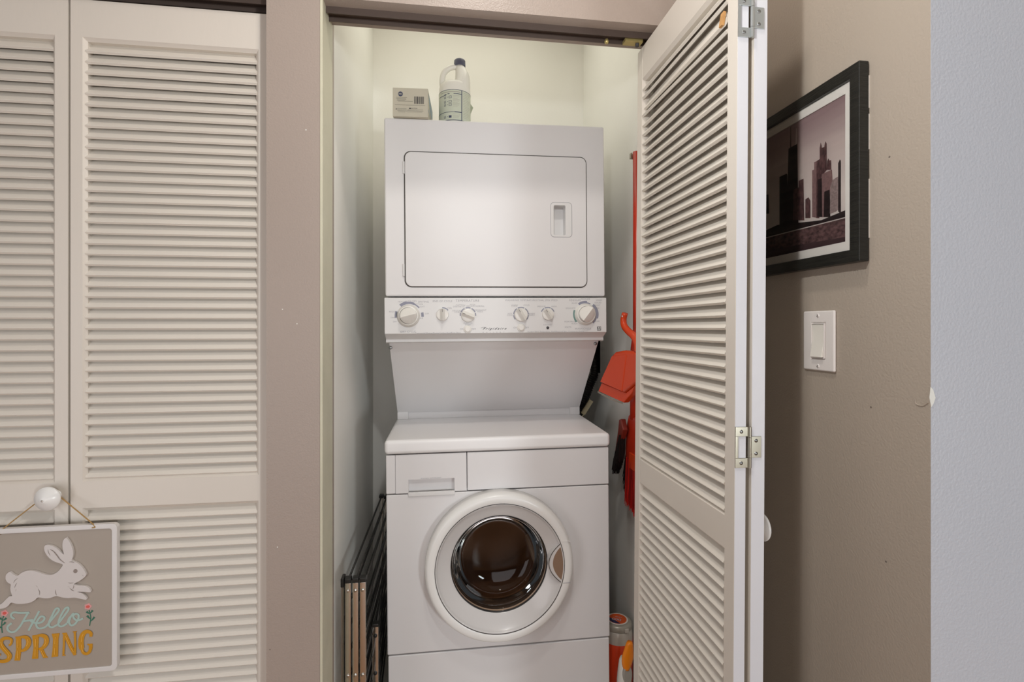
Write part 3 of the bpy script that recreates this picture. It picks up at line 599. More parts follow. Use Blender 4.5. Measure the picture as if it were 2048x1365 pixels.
# ------------------------------------------------------------------ drying rack
X0 = -.2255
rk = empty('drying_rack', (X0, 1.44, 0), 'folded black and chrome clothes drying rack standing beside the washer', 'drying rack')
ZT = .612
fx = (-.0195, 0, .0195)
for k, x in enumerate(fx):
    bm = bmesh.new(); box(bm, x - .0078, x + .0078, -.004, .012, .006, ZT - .012); lg = obj('chrome_leg', bm, 'chrome', rk, bevel=.0015)
    bm = bmesh.new(); box(bm, x - .0085, x + .0085, -.006, .016, ZT - .013, ZT); o = obj('end_cap', bm, 'black', None, bevel=.002); o.parent = lg
    bm = bmesh.new(); box(bm, x - .0085, x + .0085, -.006, .016, 0, .012); o = obj('end_cap', bm, 'black', None, bevel=.002); o.parent = lg
    for zz in (ZT - .033, ZT - .262, ZT - .43):
        bm = bmesh.new(); lathe(bm, [(.0052, 0), (.0048, .0015), (.003, .0028), (0, .003)], fr(x, -.004, zz), 16); o = obj('rivet', bm, 'chrome', None, smooth=True); o.parent = lg
    yb_ = .70 - .012 * k
    bm = bmesh.new(); box(bm, x + .012 - .0078, x + .012 + .0078, yb_ - .008, yb_ + .008, .006, ZT - .012); lg2 = obj('chrome_leg', bm, 'chrome', rk, bevel=.0015)
    bm = bmesh.new(); box(bm, x + .012 - .0085, x + .012 + .0085, yb_ - .01, yb_ + .012, ZT - .013, ZT); o = obj('end_cap', bm, 'black', None, bevel=.002); o.parent = lg2
    for q in range(7):
        z = ZT - .008 - q * .070 - k * .004
        if z > .05:
            bm = bmesh.new(); tube(bm, [(x + (.006 if k == 2 else 0), .012, z), (x + .012 + (.003 if k == 2 else 0), yb_ - .005, z)], .0031, 10); obj('rod', bm, 'blackrod', rk, smooth=True)
# angled side leg against the wall
bm = bmesh.new(); prism(bm, [(-.0035, .004), (.0035, .004), (.0035, .602), (-.0035, .592)], 0, .022, Matrix.Translation((-.034, -.001, 0)) @ Matrix(((1, 0, 0, 0), (0, 0, 1, 0), (0, 1, 0, 0), (0, 0, 0, 1)))); l4 = obj('chrome_leg', bm, 'chrome', rk)
bm = bmesh.new(); box(bm, -.0385, -.0300, -.004, .026, .588, ZT + .001); o = obj('end_cap', bm, 'black', None, bevel=.002); o.parent = l4
# folded wing with a lower top
q = PY(751, 1247, 1.56); wx, wz = q.x - X0, q.z
bm = bmesh.new(); box(bm, wx - .0088, wx + .0088, .116, .132, .006, wz - .006); w1 = obj('wing_leg', bm, 'chrome', rk, bevel=.0015)
bm = bmesh.new(); box(bm, wx - .0095, wx + .0095, .114, .134, wz - .010, wz); o = obj('end_cap', bm, 'black', None, bevel=.002); o.parent = w1
for zz in (wz - .035, wz - .145, wz - .26):
    bm = bmesh.new(); lathe(bm, [(.0055, 0), (.0055, .002), (.003, .004), (0, .004)], fr(wx, .116, zz), 16); o = obj('rivet', bm, 'black', None, smooth=True); o.parent = w1
for q in range(6):
    z = wz - .006 - q * .06
    bm = bmesh.new(); tube(bm, [(wx + .004, .128, z), (wx - .012, .66, z + .012)], .003, 10); obj('rod', bm, 'blackrod', rk, smooth=True)

# ------------------------------------------------------------------ broom, dustpan, clip on the right closet wall
BY, BX = 1.60, .6335
z = PX(1267, 315, .640).z
cl = empty('tool_clip', (.655, BY + .02, z), 'small grey metal clip on the closet wall holding the broom handle', 'clip')
B('clip_plate', -.003, 0, -.02, .02, -.02, .02, 'nickel', cl)
bm = bmesh.new(); box(bm, -.030, -.003, .008, .011, -.012, .006); box(bm, -.034, -.029, -.004, .011, -.012, .006); obj('clip_arm', bm, 'nickel', cl, bevel=.001)
br = empty('broom', (BX, BY, 0), 'red long handled broom hanging on the closet wall behind the dustpan', 'broom')
zh = PY(1262, 833, BY).z; zl = PY(1262, 925, BY).z
bm = bmesh.new(); tube(bm, [(0, 0, zh), (0, 0, 1.86)], .0118, 20); obj('broom_handle', bm, 'red', br, smooth=True)
bm = bmesh.new(); lathe(bm, [(0, zh - .01), (.021, zh - .01), (.021, zh + .13), (.019, zh + .22), (.013, zh + .27), (0, zh + .27)], n=24); obj('handle_socket', bm, 'red', br, smooth=True)
Tz = Matrix(((0, 0, 1, 0), (1, 0, 0, 0), (0, 1, 0, 0), (0, 0, 0, 1)))
bm = bmesh.new(); prism(bm, [(-.035, zh), (.03, zh), (.045, zh - .03), (.062, zl + .03), (.058, zl), (-.10, zl), (-.09, zl + .05), (-.06, zh - .04)], -.017, .015, Tz); obj('broom_head', bm, 'red', br, bevel=.006, seg=3)
bm = bmesh.new(); prism(bm, [(-.05, zl + .03), (.012, zl + .03), (.016, zl - .022), (-.05, zl - .022)], -.021, -.012, Tz); obj('head_clasp', bm, 'redorange', br, bevel=.002)
zbt = PY(1268, 1028, BY).z
def bristles(y0, y1, zt, ybot0, ybot1, zb0, zb1, n, m, x0, x1):
    bm = bmesh.new()
    for i in range(n):
        f = (i + random.random()) / n; x = random.uniform(x0, x1); y = y0 + (y1 - y0) * f; yb = ybot0 + (ybot1 - ybot0) * f + random.uniform(-.010, .010); zb = zb0 + (zb1 - zb0) * f + random.uniform(-.014, .016)
        s = .0011; a = Vector((x, y, zt)); c = Vector((x + random.uniform(-.006, .004), yb, zb)); va = [bm.verts.new(a + d) for d in (Vector((s, 0, 0)), Vector((-s, s, 0)), Vector((-s, -s, 0)))]; vb = [bm.verts.new(c + d * .6) for d in (Vector((s, 0, 0)), Vector((-s, s, 0)), Vector((-s, -s, 0)))]
        for k in range(3): bm.faces.new((va[k], va[(k + 1) % 3], vb[(k + 1) % 3], vb[k]))
    o = obj('bristles', bm, m, br); o['kind'] = 'stuff'; return o
bristles(-.09, .045, zl + .006, -.12, .055, zbt - .012, zbt + .03, 1100, 'redfib', -.019, .013)['label'] = 'red bristles'
bristles(-.085, .048, zl + .006, -.115, .06, zbt + .0, zbt + .05, 500, mat('dark_red_bristle', '#8E1712', .6), -.020, .013)
bristles(.03, .058, zl + .03, .055, .085, zbt + .03, zbt + .10, 260, 'blkfib', -.015, .012)['label'] = 'black bristles'
# a second, smaller brush behind
b2 = empty('hand_brush', (.598, 1.643, 0), 'small dark red hand brush with black bristles behind the broom head', 'brush')
zz1 = PY(1251, 838, 1.70).z; zz2 = PY(1245, 915, 1.72).z
bm = bmesh.new(); prism(bm, [(-.03, zz1 - .02), (-.008, zz1 + .012), (.010, zz1 + .006), (.018, zz1 - .03), (.052, zz2 + .02), (.048, zz2 - .002), (.036, zz2 + .004), (-.012, zz1 - .05)], -.006, .012, Tz); obj('brush_head', bm, mat('dark_red_plastic', '#7E2A1C', .45), b2, bevel=.003)
bm = bmesh.new()
for i in range(650):
    f = random.random(); x = random.uniform(-.012, .010); y = -.012 + .056 * f; zt_ = zz1 - .04 - (zz1 - zz2 - .045) * f; yb = y + .012 + random.uniform(-.004, .008); zb = zt_ - .07 - random.uniform(0, .02) + .03 * f
    s = .0011; A = [bm.verts.new((x + dx_, y + dy_, zt_)) for dx_, dy_ in ((s, 0), (-s, s), (-s, -s))]; C = [bm.verts.new((x + dx_, yb + dy_, zb)) for dx_, dy_ in ((s, 0), (-s, s), (-s, -s))]
    for k in range(3): bm.faces.new((A[k], A[(k + 1) % 3], C[(k + 1) % 3], C[k]))
o = obj('bristles', bm, 'blkfib', b2); o['kind'] = 'stuff'
# dustpan: a plane turned between the wall and the viewer
A_, B_ = PY(1200, 783, 1.72), PY(1276, 783, 1.50); u = (B_ - A_); u.z = 0; u.normalize(); nrm = Vector((-u.y, u.x, 0))
if nrm.y > 0: nrm = -nrm
if nrm.dot(_f) > 0: nrm = -nrm
dp = empty('dustpan', (A_.x, A_.y, 0), 'orange-red dustpan with grey lip hung in front of the broom handle', 'dustpan')
def DP(px, py):
    d = ray(px, py); t = (A_ - CAM).dot(nrm) / d.dot(nrm); q = CAM + d * t - A_; return (q.dot(u), q.z + A_.z)
TD = Matrix(((u.x, 0, nrm.x, 0), (u.y, 0, nrm.y, 0), (0, 1, 0, 0), (0, 0, 0, 1)))
body = [DP(*q) for q in ((1233, 709), (1238, 704), (1256, 701), (1272, 703), (1290, 706), (1302, 716), (1300, 745), (1272, 772), (1256, 786), (1208, 765))]
bm = bmesh.new(); prism(bm, body, -.018, .016, TD); obj('pan', bm, 'redorange', dp, bevel=.009, seg=4)
inner = [DP(*q) for q in ((1233, 712), (1262, 709), (1253, 783), (1209, 764))]
bm = bmesh.new(); prism(bm, inner, .010, .0185, TD); obj('pan_face', bm, 'redorange', dp, bevel=.003)
lip = [DP(*q) for q in ((1207, 766), (1256, 786), (1274, 771), (1268, 786), (1251, 806), (1200, 783))]
bm = bmesh.new(); prism(bm, lip, -.014, .008, TD); obj('pan_lip', bm, 'redorange', dp, bevel=.003)
bm = bmesh.new(); ribbon(bm, [DP(1199.5, 784), DP(1212, 791), (DP(1230, 800)), DP(1250, 806.5)], .006, TD, -.012, th=.020); obj('rubber_edge', bm, mat('pan_rubber', '#8C8478', .6), dp)
hp = []
for px, py in ((1251, 627), (1248, 640), (1250, 653), (1259, 664), (1268, 672), (1276, 686), (1278, 704)):
    a, b = DP(px, py); hp.append(TD @ Vector((a, b, .002)))
bm = bmesh.new(); tube(bm, smooth_path(hp, 5), lambda t: .0095 + .003 * t, 14); obj('pan_handle', bm, 'redorange', dp, smooth=True)
a, b = DP(1250, 633); bm = bmesh.new(); lathe(bm, [(.004, 0), (.003, .001), (0, .001)], TD @ Matrix.Translation((a, b, .0105)), 14); obj('hanging_hole', bm, 'bwhite', dp)

# ------------------------------------------------------------------ jug and spray bottle on the closet floor
q = PY(1235, 1240, 1.68); jx, jz = q.x, q.z
dj = empty('detergent_tub', (jx, 1.68, 0), 'red-orange round detergent tub with silver lid and orange sticker beside the washer', 'container')
bm = bmesh.new(); lathe(bm, [(0, 0), (.046, 0), (.050, .005), (.050, jz - .062), (.048, jz - .058), (0, jz - .058)], n=48); obj('tub_body', bm, 'jug', dj, smooth=True)
bm = bmesh.new(); lathe(bm, [(.0495, jz - .060), (.0495, jz - .040), (.047, jz - .024), (.045, jz - .020), (0, jz - .020)], n=48); obj('collar', bm, 'jcol', dj, smooth=True)
bm = bmesh.new(); lathe(bm, [(.046, jz - .021), (.0475, jz - .018), (.0475, jz - .006), (.045, jz - .001), (.038, jz + .001), (0, jz + .002)], n=48); ld = obj('tub_lid', bm, 'jlid', dj, smooth=True)
bm = bmesh.new(); box(bm, .008, .022, -.0495, -.044, jz - .018, jz - .006); o = obj('lid_clasp', bm, 'jcol', None, bevel=.001); o.parent = ld
for r_, zz, m, nm in ((.035, .0025, 'matb', 'sticker'), (.030, .0031, 'orange', 'sticker_disc')):
    bm = bmesh.new(); lathe(bm, [(r_, jz + zz - .0006), (r_, jz + zz), (0, jz + zz + .0002)], n=40); o = obj(nm, bm, m if m != 'orange' else mat('sticker_orange', '#DC5A22', .4), None); o.parent = ld
bm = bmesh.new(); prism(bm, circ(0, 0, .0295, 20, 150, 270), jz + .0033, jz + .0038); o = obj('sticker_navy', bm, mat('sticker_navy', '#2C2C52', .4), None); o.parent = ld
bm = bmesh.new(); text(bm, 'OXI', Matrix.Translation((-.006, -.006, jz + .0042)) @ Matrix.Rotation(R(-25), 4, 'Z'), .018, offset=.0004); text(bm, 'clean', Matrix.Translation((.006, .008, jz + .0042)) @ Matrix.Rotation(R(-25), 4, 'Z'), .011); o = obj('sticker_lettering', bm, mat('sticker_blue', '#B7B2C0', .4), None); o.parent = ld
sy = 1.555; q = PY(1250, 1275, sy)
sb = empty('spray_bottle', (q.x - .003, sy, 0), 'white bottle with bright orange spout cap in front of the detergent tub', 'bottle')
zc0 = PY(1248, 1330, sy).z; zc1 = q.z
bm = bmesh.new(); rows = []
prof = [(0, .019, .026), (.006, .023, .030), (.10, .024, .030), (zc0 - .05, .022, .027), (zc0 - .015, .019, .022), (zc0 + .012, .0155, .018), (zc0 + .022, .012, .014)]
for z_, rx, ry in prof: rows.append([bm.verts.new((rx * math.cos(2 * math.pi * i / 28), ry * math.sin(2 * math.pi * i / 28), z_)) for i in range(28)])
for a, b in zip(rows, rows[1:]):
    for i in range(28): bm.faces.new((a[i], a[(i + 1) % 28], b[(i + 1) % 28], b[i]))
bm.faces.new(rows[0][::-1]); bm.faces.new(rows[-1]); obj('bottle_body', bm, 'bwhite', sb, smooth=True)
pt = [(0.0, -.022)] 
bm = bmesh.new(); pts = [(.006 + .0145 * math.cos(R(a)), zc0 - .012 + .024 * math.sin(R(a))) for a in range(200, 341, 14)]
oval = [(.003 + .015 * math.cos(R(a)), zc0 - .018 + .030 * math.sin(R(a))) for a in range(0, 360, 15)]
prism(bm, oval, .0, .0265, Matrix(((1, 0, 0, 0), (0, 0, -1, 0), (0, 1, 0, 0), (0, 0, 0, 1)))); obj('grey_oval_label', bm, 'bgrey', sb, bevel=.004, seg=3)
bm = bmesh.new(); rows = []
hh_ = zc1 - zc0
for k in range(15):
    f = k / 14; z_ = zc0 - .002 + hh_ * f; w = .0185 * (math.sin(math.pi * min(1, (f * .92 + .10))) ** .55) if f < .45 else .0185 * (1 - .48 * ((f - .45) / .55) ** 1.2); w = max(w, .004)
    if f > .96: w *= .8
    yy = -.016 - .006 * f; xo = .001 + .009 * f
    rows.append([bm.verts.new((xo + w * math.cos(2 * math.pi * i / 20), yy + .013 * (1 - .35 * f) * math.sin(2 * math.pi * i / 20), z_)) for i in range(20)])
for a, b in zip(rows, rows[1:]):
    for i in range(20): bm.faces.new((a[i], a[(i + 1) % 20], b[(i + 1) % 20], b[i]))
bm.faces.new(rows[0][::-1]); bm.faces.new(rows[-1]); obj('spout_cap', bm, 'orange', sb, smooth=True)

# ------------------------------------------------------------------ utility recess behind the machine
ub = empty('utility_box', (.697, 2.155, 1.10), 'dark plumbing box recessed in the closet wall behind the machine', 'utility box')
bm = bmesh.new(); box(bm, -.041, .040, -.104, .104, .001, .004); box(bm, .036, .040, -.104, .104, .004, .265); box(bm, -.041, .036, .100, .104, .004, .265); box(bm, -.041, .036, -.104, -.100, .004, .265); obj('box_shell', bm, 'dark', ub)
for yy, m in ((-.04, 'valve'), (.04, 'navy')):
    bm = bmesh.new(); tube(bm, [(.03, yy, .19), (-.015, yy, .19), (-.02, yy, .15)], .010, 12); v_ = obj('valve_body', bm, 'brass', ub, smooth=True)
    bm = bmesh.new(); box(bm, -.03, -.018, yy - .02, yy + .02, .185, .197); o = obj('valve_lever', bm, m, None, bevel=.003); o.parent = v_
bm = bmesh.new(); path = smooth_path([(.668, 2.11, 1.235), (.640, 2.10, 1.19), PY(1190, 742, 2.09), PY(1179, 772, 2.09), PY(1168, 803, 2.09), PY(1160, 830, 2.09), (.565, 2.09, .86), (.575, 2.09, .60), (.575, 2.09, .2)], 14)
tube(bm, path, lambda t: .0155 + .0035 * (int(t * (len(path) - 1) + .5) % 2), 14); hs = obj('drain_hose', bm, 'black', None, smooth=False)
hs['label'] = 'black corrugated drain hose running down behind the machine'; hs['category'] = 'hose'
q = PY(1174, 815, 1.98); ps = empty('cord_clamp', q, 'beige flat plastic clamp with thin cord behind the washer top', 'clamp', rot=(0, R(33), 0))
B('clamp_body', -.009, .009, -.004, .004, -.032, .032, 'beige', ps, bevel=.001)
bm = bmesh.new(); tube(bm, [(.004, 0, -.028), (.004, 0, -.075)], .0025, 8); obj('thin_cord', bm, 'beige', ps)

# ------------------------------------------------------------------ framed picture on the right wall
zt_, zb_ = 1.7405, 1.402; ya, yb2 = .7776, 1.215
pf = empty('framed_picture', (.72, (ya + yb2) / 2, (zt_ + zb_) / 2), 'black framed sepia skyline photograph with white mat on the taupe wall', 'picture', rot=(0, 0, R(-90)))
pw, ph = yb2 - ya, zt_ - zb_
# local: x from far to near edge, -y towards the room, z up
pf.rotation_euler = (0, 0, R(-90)); fw = .0215
bm = bmesh.new(); 
def fpiece(x0, x1, z0, z1):
    box(bm, x0, x1, -.0215, -.002, z0, z1)
ringprism(bm, [(-pw / 2, -ph / 2), (pw / 2, -ph / 2), (pw / 2, ph / 2), (-pw / 2, ph / 2)], [(-pw / 2 + fw, -ph / 2 + fw), (pw / 2 - fw, -ph / 2 + fw), (pw / 2 - fw, ph / 2 - fw), (-pw / 2 + fw, ph / 2 - fw)], .002, .0200, FR); obj('frame', bm, 'frame', pf, bevel=.0012)
bm = bmesh.new(); mw = .0175; iw, ih_ = pw - 2 * fw, ph - 2 * fw
ringprism(bm, [(-iw / 2, -ih_ / 2), (iw / 2, -ih_ / 2), (iw / 2, ih_ / 2), (-iw / 2, ih_ / 2)], [(-iw / 2 + mw, -ih_ / 2 + mw), (iw / 2 - mw, -ih_ / 2 + mw), (iw / 2 - mw, ih_ / 2 - mw), (-iw / 2 + mw, ih_ / 2 - mw)], .010, .0125, FR); obj('mat_board', bm, 'matb', pf)
bm = bmesh.new(); box(bm, -iw / 2, iw / 2, -ih_ / 2, ih_ / 2, .003, .0095, FR); obj('backing_board', bm, 'rubber', pf)
gw, gh = iw - 2 * mw + .002, ih_ - 2 * mw + .002
bm = bmesh.new(); box(bm, -gw / 2, gw / 2, -gh / 2, gh / 2, .0096, .0100, FR); pr_ = obj('photo_print', bm, 'psky', pf); pr_['label'] = 'sepia photograph of towers above a beach'
PL = Vector((.72 - .0115, 0, 0))
def F_(px, py):
    w = PX(px, py, .72 - .0105); return (-(w.y - (ya + yb2) / 2), w.z - (zt_ + zb_) / 2)
def fz(zx, zy): x, y = F_(1520 + zx / 4.55, 230 + zy / 4.55); return (max(-gw / 2, min(gw / 2, x)), max(-gh / 2, min(gh / 2, y)))
def pl(pts, m, name, w):
    bm = bmesh.new(); prism(bm, [fz(*q) for q in pts], w, w + .00012, FR); o = obj(name, bm, m, None); o.parent = pr_; return o
W0 = .01002
xl = -gw / 2
def gl(x, y): return (x, y)
# ground
def plraw(pts, m, name, w): 
    bm = bmesh.new(); prism(bm, pts, w, w + .00012, FR); o = obj(name, bm, m, None); o.parent = pr_; return o
gy = fz(735, 950)[1]
plraw([(-gw / 2, gy + .004), (gw / 2, gy), (gw / 2, -gh / 2), (-gw / 2, -gh / 2)], 'pgr', 'printed_beach', W0)
ry = fz(735, 1120)[1]
plraw([(-gw / 2, ry + .014), (gw / 2, ry), (gw / 2, -gh / 2), (-gw / 2, -gh / 2)], 'pgd', 'printed_road', W0 + .00013)
plraw([(-gw / 2, gy + .006), (gw / 2, gy + .002), (gw / 2, gy + .014), (fz(560, 890)[0], gy + .008), (fz(470, 900)[0], gy + .011), (fz(300, 900)[0], gy + .018), (fz(160, 850)[0], gy + .024), (fz(60, 900)[0], gy + .02), (-gw / 2, gy + .026)], 'pb1', 'printed_treeline', W0 + .0007)
bl = [('pb1', [(176, 1000), (176, 565), (240, 535), (248, 545), (250, 1000)]), ('pb1', [(240, 1000), (258, 308), (338, 262), (348, 1000)]), ('pb1', [(275, 300), (277, 110), (280, 110), (282, 296)]), ('plt', [(324, 272), (328, 122), (331, 122), (331, 268)]),
      ('pb2', [(350, 960), (352, 600), (395, 580), (402, 960)]), ('pb2', [(300, 960), (303, 690), (318, 672), (382, 650), (402, 950)]), ('plt', [(406, 800), (408, 700), (430, 735), (412, 745), (412, 810)]), ('pb2', [(412, 940), (412, 770), (440, 750), (458, 780), (458, 940)]),
      ('pb3', [(474, 930), (474, 505), (492, 498), (492, 430), (520, 420), (530, 940)]), ('pb2', [(512, 700), (515, 420), (543, 402), (543, 300), (548, 275), (553, 250), (560, 280), (562, 300), (585, 292), (590, 262), (596, 240), (606, 260), (608, 500), (560, 560), (540, 940), (512, 940)]),
      ('pb2', [(608, 500), (612, 420), (622, 396), (632, 415), (646, 410), (648, 500)]), ('pb3', [(562, 930), (562, 540), (655, 498), (660, 620), (600, 930)]), ('pb1', [(522, 930), (525, 590), (562, 575), (566, 930)]), ('pb1', [(580, 930), (585, 700), (634, 680), (640, 930)]),
      ('pb4', [(636, 900), (640, 650), (664, 590), (712, 560), (722, 850), (690, 880)]), ('pb1', [(712, 880), (712, 440), (728, 404), (735, 420), (735, 900)]), ('pb1', [(50, 900), (58, 725), (78, 725), (82, 900)])]
for i, (m, pts) in enumerate(bl): pl(pts, m, 'printed_tower', W0 + .0001 + i * .00003)
bm = bmesh.new()
for zx, zy in ((328, 1215), (376, 1200)):
    x, y = fz(zx, zy); ringprism(bm, circ(x, y, .0062, 20), circ(x, y, .0055, 20), W0 + .0009, W0 + .00095, FR)
x0_, y0_ = fz(328, 1215); x1_, y1_ = fz(376, 1200)
ribbon(bm, [(x0_, y0_), (x0_ + .004, y0_ + .010), (x1_ - .003, y1_ + .010), (x1_, y1_)], .0007, FR, W0 + .0009, th=.00005, smooth=False); o = obj('printed_bicycle', bm, 'pb1', None); o.parent = pr_
bm = bmesh.new(); bm.faces.new([bm.verts.new(FR @ Vector((a * iw / 2, b * ih_ / 2, .0130))) for a, b in ((-1, -1), (1, -1), (1, 1), (-1, 1))]); gz = obj('glazing', bm, 'picglass', pf)
if gz.data.polygons[0].normal.y > 0: gz.data.flip_normals()
for za, zb3 in ((.09, .145), (.02, .08), (-.13, -.03)):
    bm = bmesh.new(); box(bm, pw / 2 - .003, pw / 2 - .0005, -.0018, -.0002, za, zb3); obj('backing_tape', bm, 'matb', pf)

# ------------------------------------------------------------------ light switch
sw = empty('light_switch', (.72, .891, 1.2643), 'white rocker light switch plate on the taupe wall under the picture', 'light switch', rot=(0, 0, R(-90)))
bm = bmesh.new(); ringprism(bm, [(-.0405, -.057), (.0405, -.057), (.0405, .057), (-.0405, .057)], [(-.0175, -.034), (.0175, -.034), (.0175, .034), (-.0175, .034)], 0, .0058, FR); obj('wall_plate', bm, 'switch', sw, bevel=.003, seg=3)
bm = bmesh.new(); ringprism(bm, [(-.0172, -.0335), (.0172, -.0335), (.0172, .0335), (-.0172, .0335)], [(-.0155, -.0315), (.0155, -.0315), (.0155, .0315), (-.0155, .0315)], .001, .0072, FR); obj('switch_bezel', bm, 'switch', sw, bevel=.0005)
bm = bmesh.new(); prism(bm, [(-.001, -.031), (-.0115, -.031), (-.0050, .002), (-.0062, .031), (-.001, .031)], -.0150, .0150, Tz); obj('rocker_paddle', bm, 'paddle', sw, bevel=.0006)
for zz in (-.048, .048):
    bm = bmesh.new(); lathe(bm, [(.0035, .0056), (.0032, .0066), (0, .0070)], fr(0, 0, zz), 16); o = obj('plate_screw', bm, 'switch', sw, smooth=True)
    bm = bmesh.new(); box(bm, -.003, .003, -.0005, .0005, .0069, .0072, fr(0, 0, zz) @ Matrix.Rotation(R(60), 4, 'Z')); s = obj('screw_slot', bm, 'seam', None); s.parent = o

# ------------------------------------------------------------------ hanging sign
YS = 1.252
sg0 = PY(91, 1200, YS)
sg = empty('hanging_sign', (sg0.x, YS, 0), 'grey-beige hello spring sign with white bunny hung from the door knob', 'sign')
def Q(px, py): w = PY(px, py, YS); return (w.x - sg0.x, w.z)
TS = fr(0, 0, 0)
tr, brr = Q(235, 1047), Q(229, 1341)
xr = tr[0]; x_l = -xr - .002; zt1, zb1 = tr[1], Q(230, 1341)[1]
bm = bmesh.new(); prism(bm, rrect((xr + x_l) / 2, (zt1 + zb1) / 2, xr - x_l, zt1 - zb1, .010, 6), -.010, .0, TS); obj('sign_board', bm, 'signw', sg, bevel=.0015)
rim = .0105
bm = bmesh.new(); prism(bm, rrect((xr + x_l) / 2, (zt1 + zb1) / 2, xr - x_l - 2 * rim, zt1 - zb1 - 2 * rim, .006, 6), -.001, .0004, TS); obj('sign_field', bm, 'signf', sg)
bm = bmesh.new(); ringprism(bm, rrect((xr + x_l) / 2, (zt1 + zb1) / 2, xr - x_l, zt1 - zb1, .010, 6), rrect((xr + x_l) / 2, (zt1 + zb1) / 2, xr - x_l - 2 * rim, zt1 - zb1 - 2 * rim, .006, 6), -.0005, .0025, TS); obj('sign_rim', bm, 'signw', sg, bevel=.001)
def Zb(x, y): return Q(x / 8.03, 1050 + y / 8.03)
def Zt(x, y): return Q(x / 9.1, 1190 + y / 9.1)
out = [(1090, 190), (1140, 255), (1185, 350), (1203, 440), (1195, 510), (1180, 560), (1250, 590), (1320, 640), (1375, 710), (1408, 780), (1395, 815), (1350, 855), (1290, 895), (1215, 935), (1270, 955), (1350, 962), (1415, 975), (1462, 1010), (1485, 1055), (1465, 1068), (1390, 1062), (1270, 1062), (1330, 1080), (1385, 1120), (1420, 1170), (1400, 1188), (1330, 1175), (1230, 1155), (1120, 1160), (1020, 1150), (935, 1128),
       (850, 1155), (760, 1165), (640, 1152), (590, 1195), (510, 1235), (400, 1252), (300, 1252), (210, 1235), (160, 1290), (90, 1325), (0, 1332), (-60, 1320), (-70, 1290), (0, 1280), (70, 1240), (130, 1180), (180, 1135), (225, 1125), (205, 1060), (198, 1000), (203, 940), (160, 915), (125, 865), (125, 800), (150, 765), (190, 740), (240, 780), (310, 805), (370, 760), (450, 728), (540, 722), (640, 745), (740, 780), (850, 790), (940, 750), (1000, 690), (1035, 625), (970, 600), (880, 565), (800, 500), (750, 420), (737, 360), (755, 318), (800, 310), (880, 330), (960, 385), (1050, 465), (1035, 380), (1030, 290), (1050, 225)]
sm = smooth_path([(*Zb(*q), 0) for q in out] + [(*Zb(*out[0]), 0)], 3)[:-1]
bm = bmesh.new(); prism(bm, [(v.x, v.y) for v in sm], .0005, .0055, TS); bn = obj('bunny_cutout', bm, 'bunny', sg, bevel=.0008); bn['label'] = 'raised white leaping bunny'
bm = bmesh.new()
tp = lambda w: (lambda f: w * (.25 + .75 * math.sin(math.pi * min(max(f, .02), .98))))
for pts, w in (([(800, 380), (812, 430), (840, 480)], .0009), ([(835, 380), (890, 410), (950, 480), (1000, 545), (1070, 598)], .0022), ([(1140, 582), (1185, 580), (1225, 592)], .0012), ([(1125, 912), (1165, 920), (1210, 914)], .0012), ([(1215, 950), (1212, 985), (1196, 1015)], .0014), ([(1150, 1000), (1185, 1030), (1220, 1045)], .0014), ([(1120, 970), (1150, 985)], .0008),
               ([(645, 1012), (668, 1060), (665, 1112)], .0014), ([(608, 960), (638, 982)], .0009), ([(925, 1025), (925, 1075), (940, 1115)], .0014), ([(318, 842), (280, 870), (252, 915)], .0010), ([(308, 915), (285, 950), (268, 995)], .0010), ([(296, 1012), (285, 1048)], .0010), ([(1350, 790), (1372, 806)], .0013)):
    ribbon(bm, [Zb(*q) for q in pts], tp(w), TS, .0055, th=.0002)
c_ = Zb(1240, 728); prism(bm, [(c_[0] + .0042 * math.cos(R(a)), c_[1] + .0045 * math.sin(R(a))) for a in range(0, 360, 20)], .0055, .0058, TS); o = obj('bunny_lines', bm, 'bline', None); o.parent = bn
bm = bmesh.new(); hw_ = .0042
for pts in ([(270, 440), (215, 400), (215, 350), (270, 318), (370, 330), (520, 325), (545, 320)], [(520, 325), (450, 440), (380, 560), (290, 660), (210, 680), (150, 640), (150, 575), (220, 515)], [(720, 295), (665, 400), (590, 530), (525, 655)], [(440, 480), (520, 468), (610, 455)],
            [(610, 455), (560, 470), (655, 515), (760, 500), (815, 440), (800, 400), (745, 400), (690, 470), (665, 540), (700, 605), (780, 605), (860, 560), (960, 420)],
            [(860, 560), (990, 400), (1075, 290), (1060, 245), (1010, 270), (950, 390), (900, 500), (905, 570), (960, 590), (1050, 545)], [(1050, 545), (1170, 390), (1250, 275), (1240, 230), (1190, 255), (1120, 370), (1075, 480), (1080, 560), (1140, 572), (1230, 520)],
            [(1230, 520), (1270, 420), (1345, 355), (1330, 350), (1285, 420), (1265, 500), (1300, 555), (1370, 530), (1430, 440), (1435, 370), (1390, 345), (1345, 375), (1355, 430), (1420, 465), (1520, 430)]):
    ribbon(bm, [Zt(*q) for q in pts], hw_, TS, .0004, k=7)
obj('hello_lettering', bm, 'mint', sg)
bm = bmesh.new(); bi = bmesh.new()
def poly(pts): prism(bm, [Zt(*q) for q in pts], .0004, .0016, TS)
def rib(pts, w, **k): ribbon(bm, [Zt(*q) for q in pts], w, TS, .0004, th=.0013, **k)
def inl(pts): ribbon(bi, [Zt(*q) for q in pts], .0012, TS, .0018, th=.0004)
# S
rib([(175, 925), (215, 880), (215, 810), (140, 785), (60, 805), (25, 870), (60, 950), (130, 1030), (185, 1100), (165, 1170), (90, 1205), (0, 1200), (-50, 1150), (-20, 1090), (25, 1085)], lambda f: .0045 + .0050 * math.sin(math.pi * f) ** 2)
# P
poly([(285, 765), (390, 755), (395, 1000), (370, 1195), (270, 1195), (305, 1000), (300, 800)]); rib([(360, 772), (470, 765), (530, 820), (525, 910), (470, 990), (380, 1020)], lambda f: .0042 + .0055 * math.sin(math.pi * f))
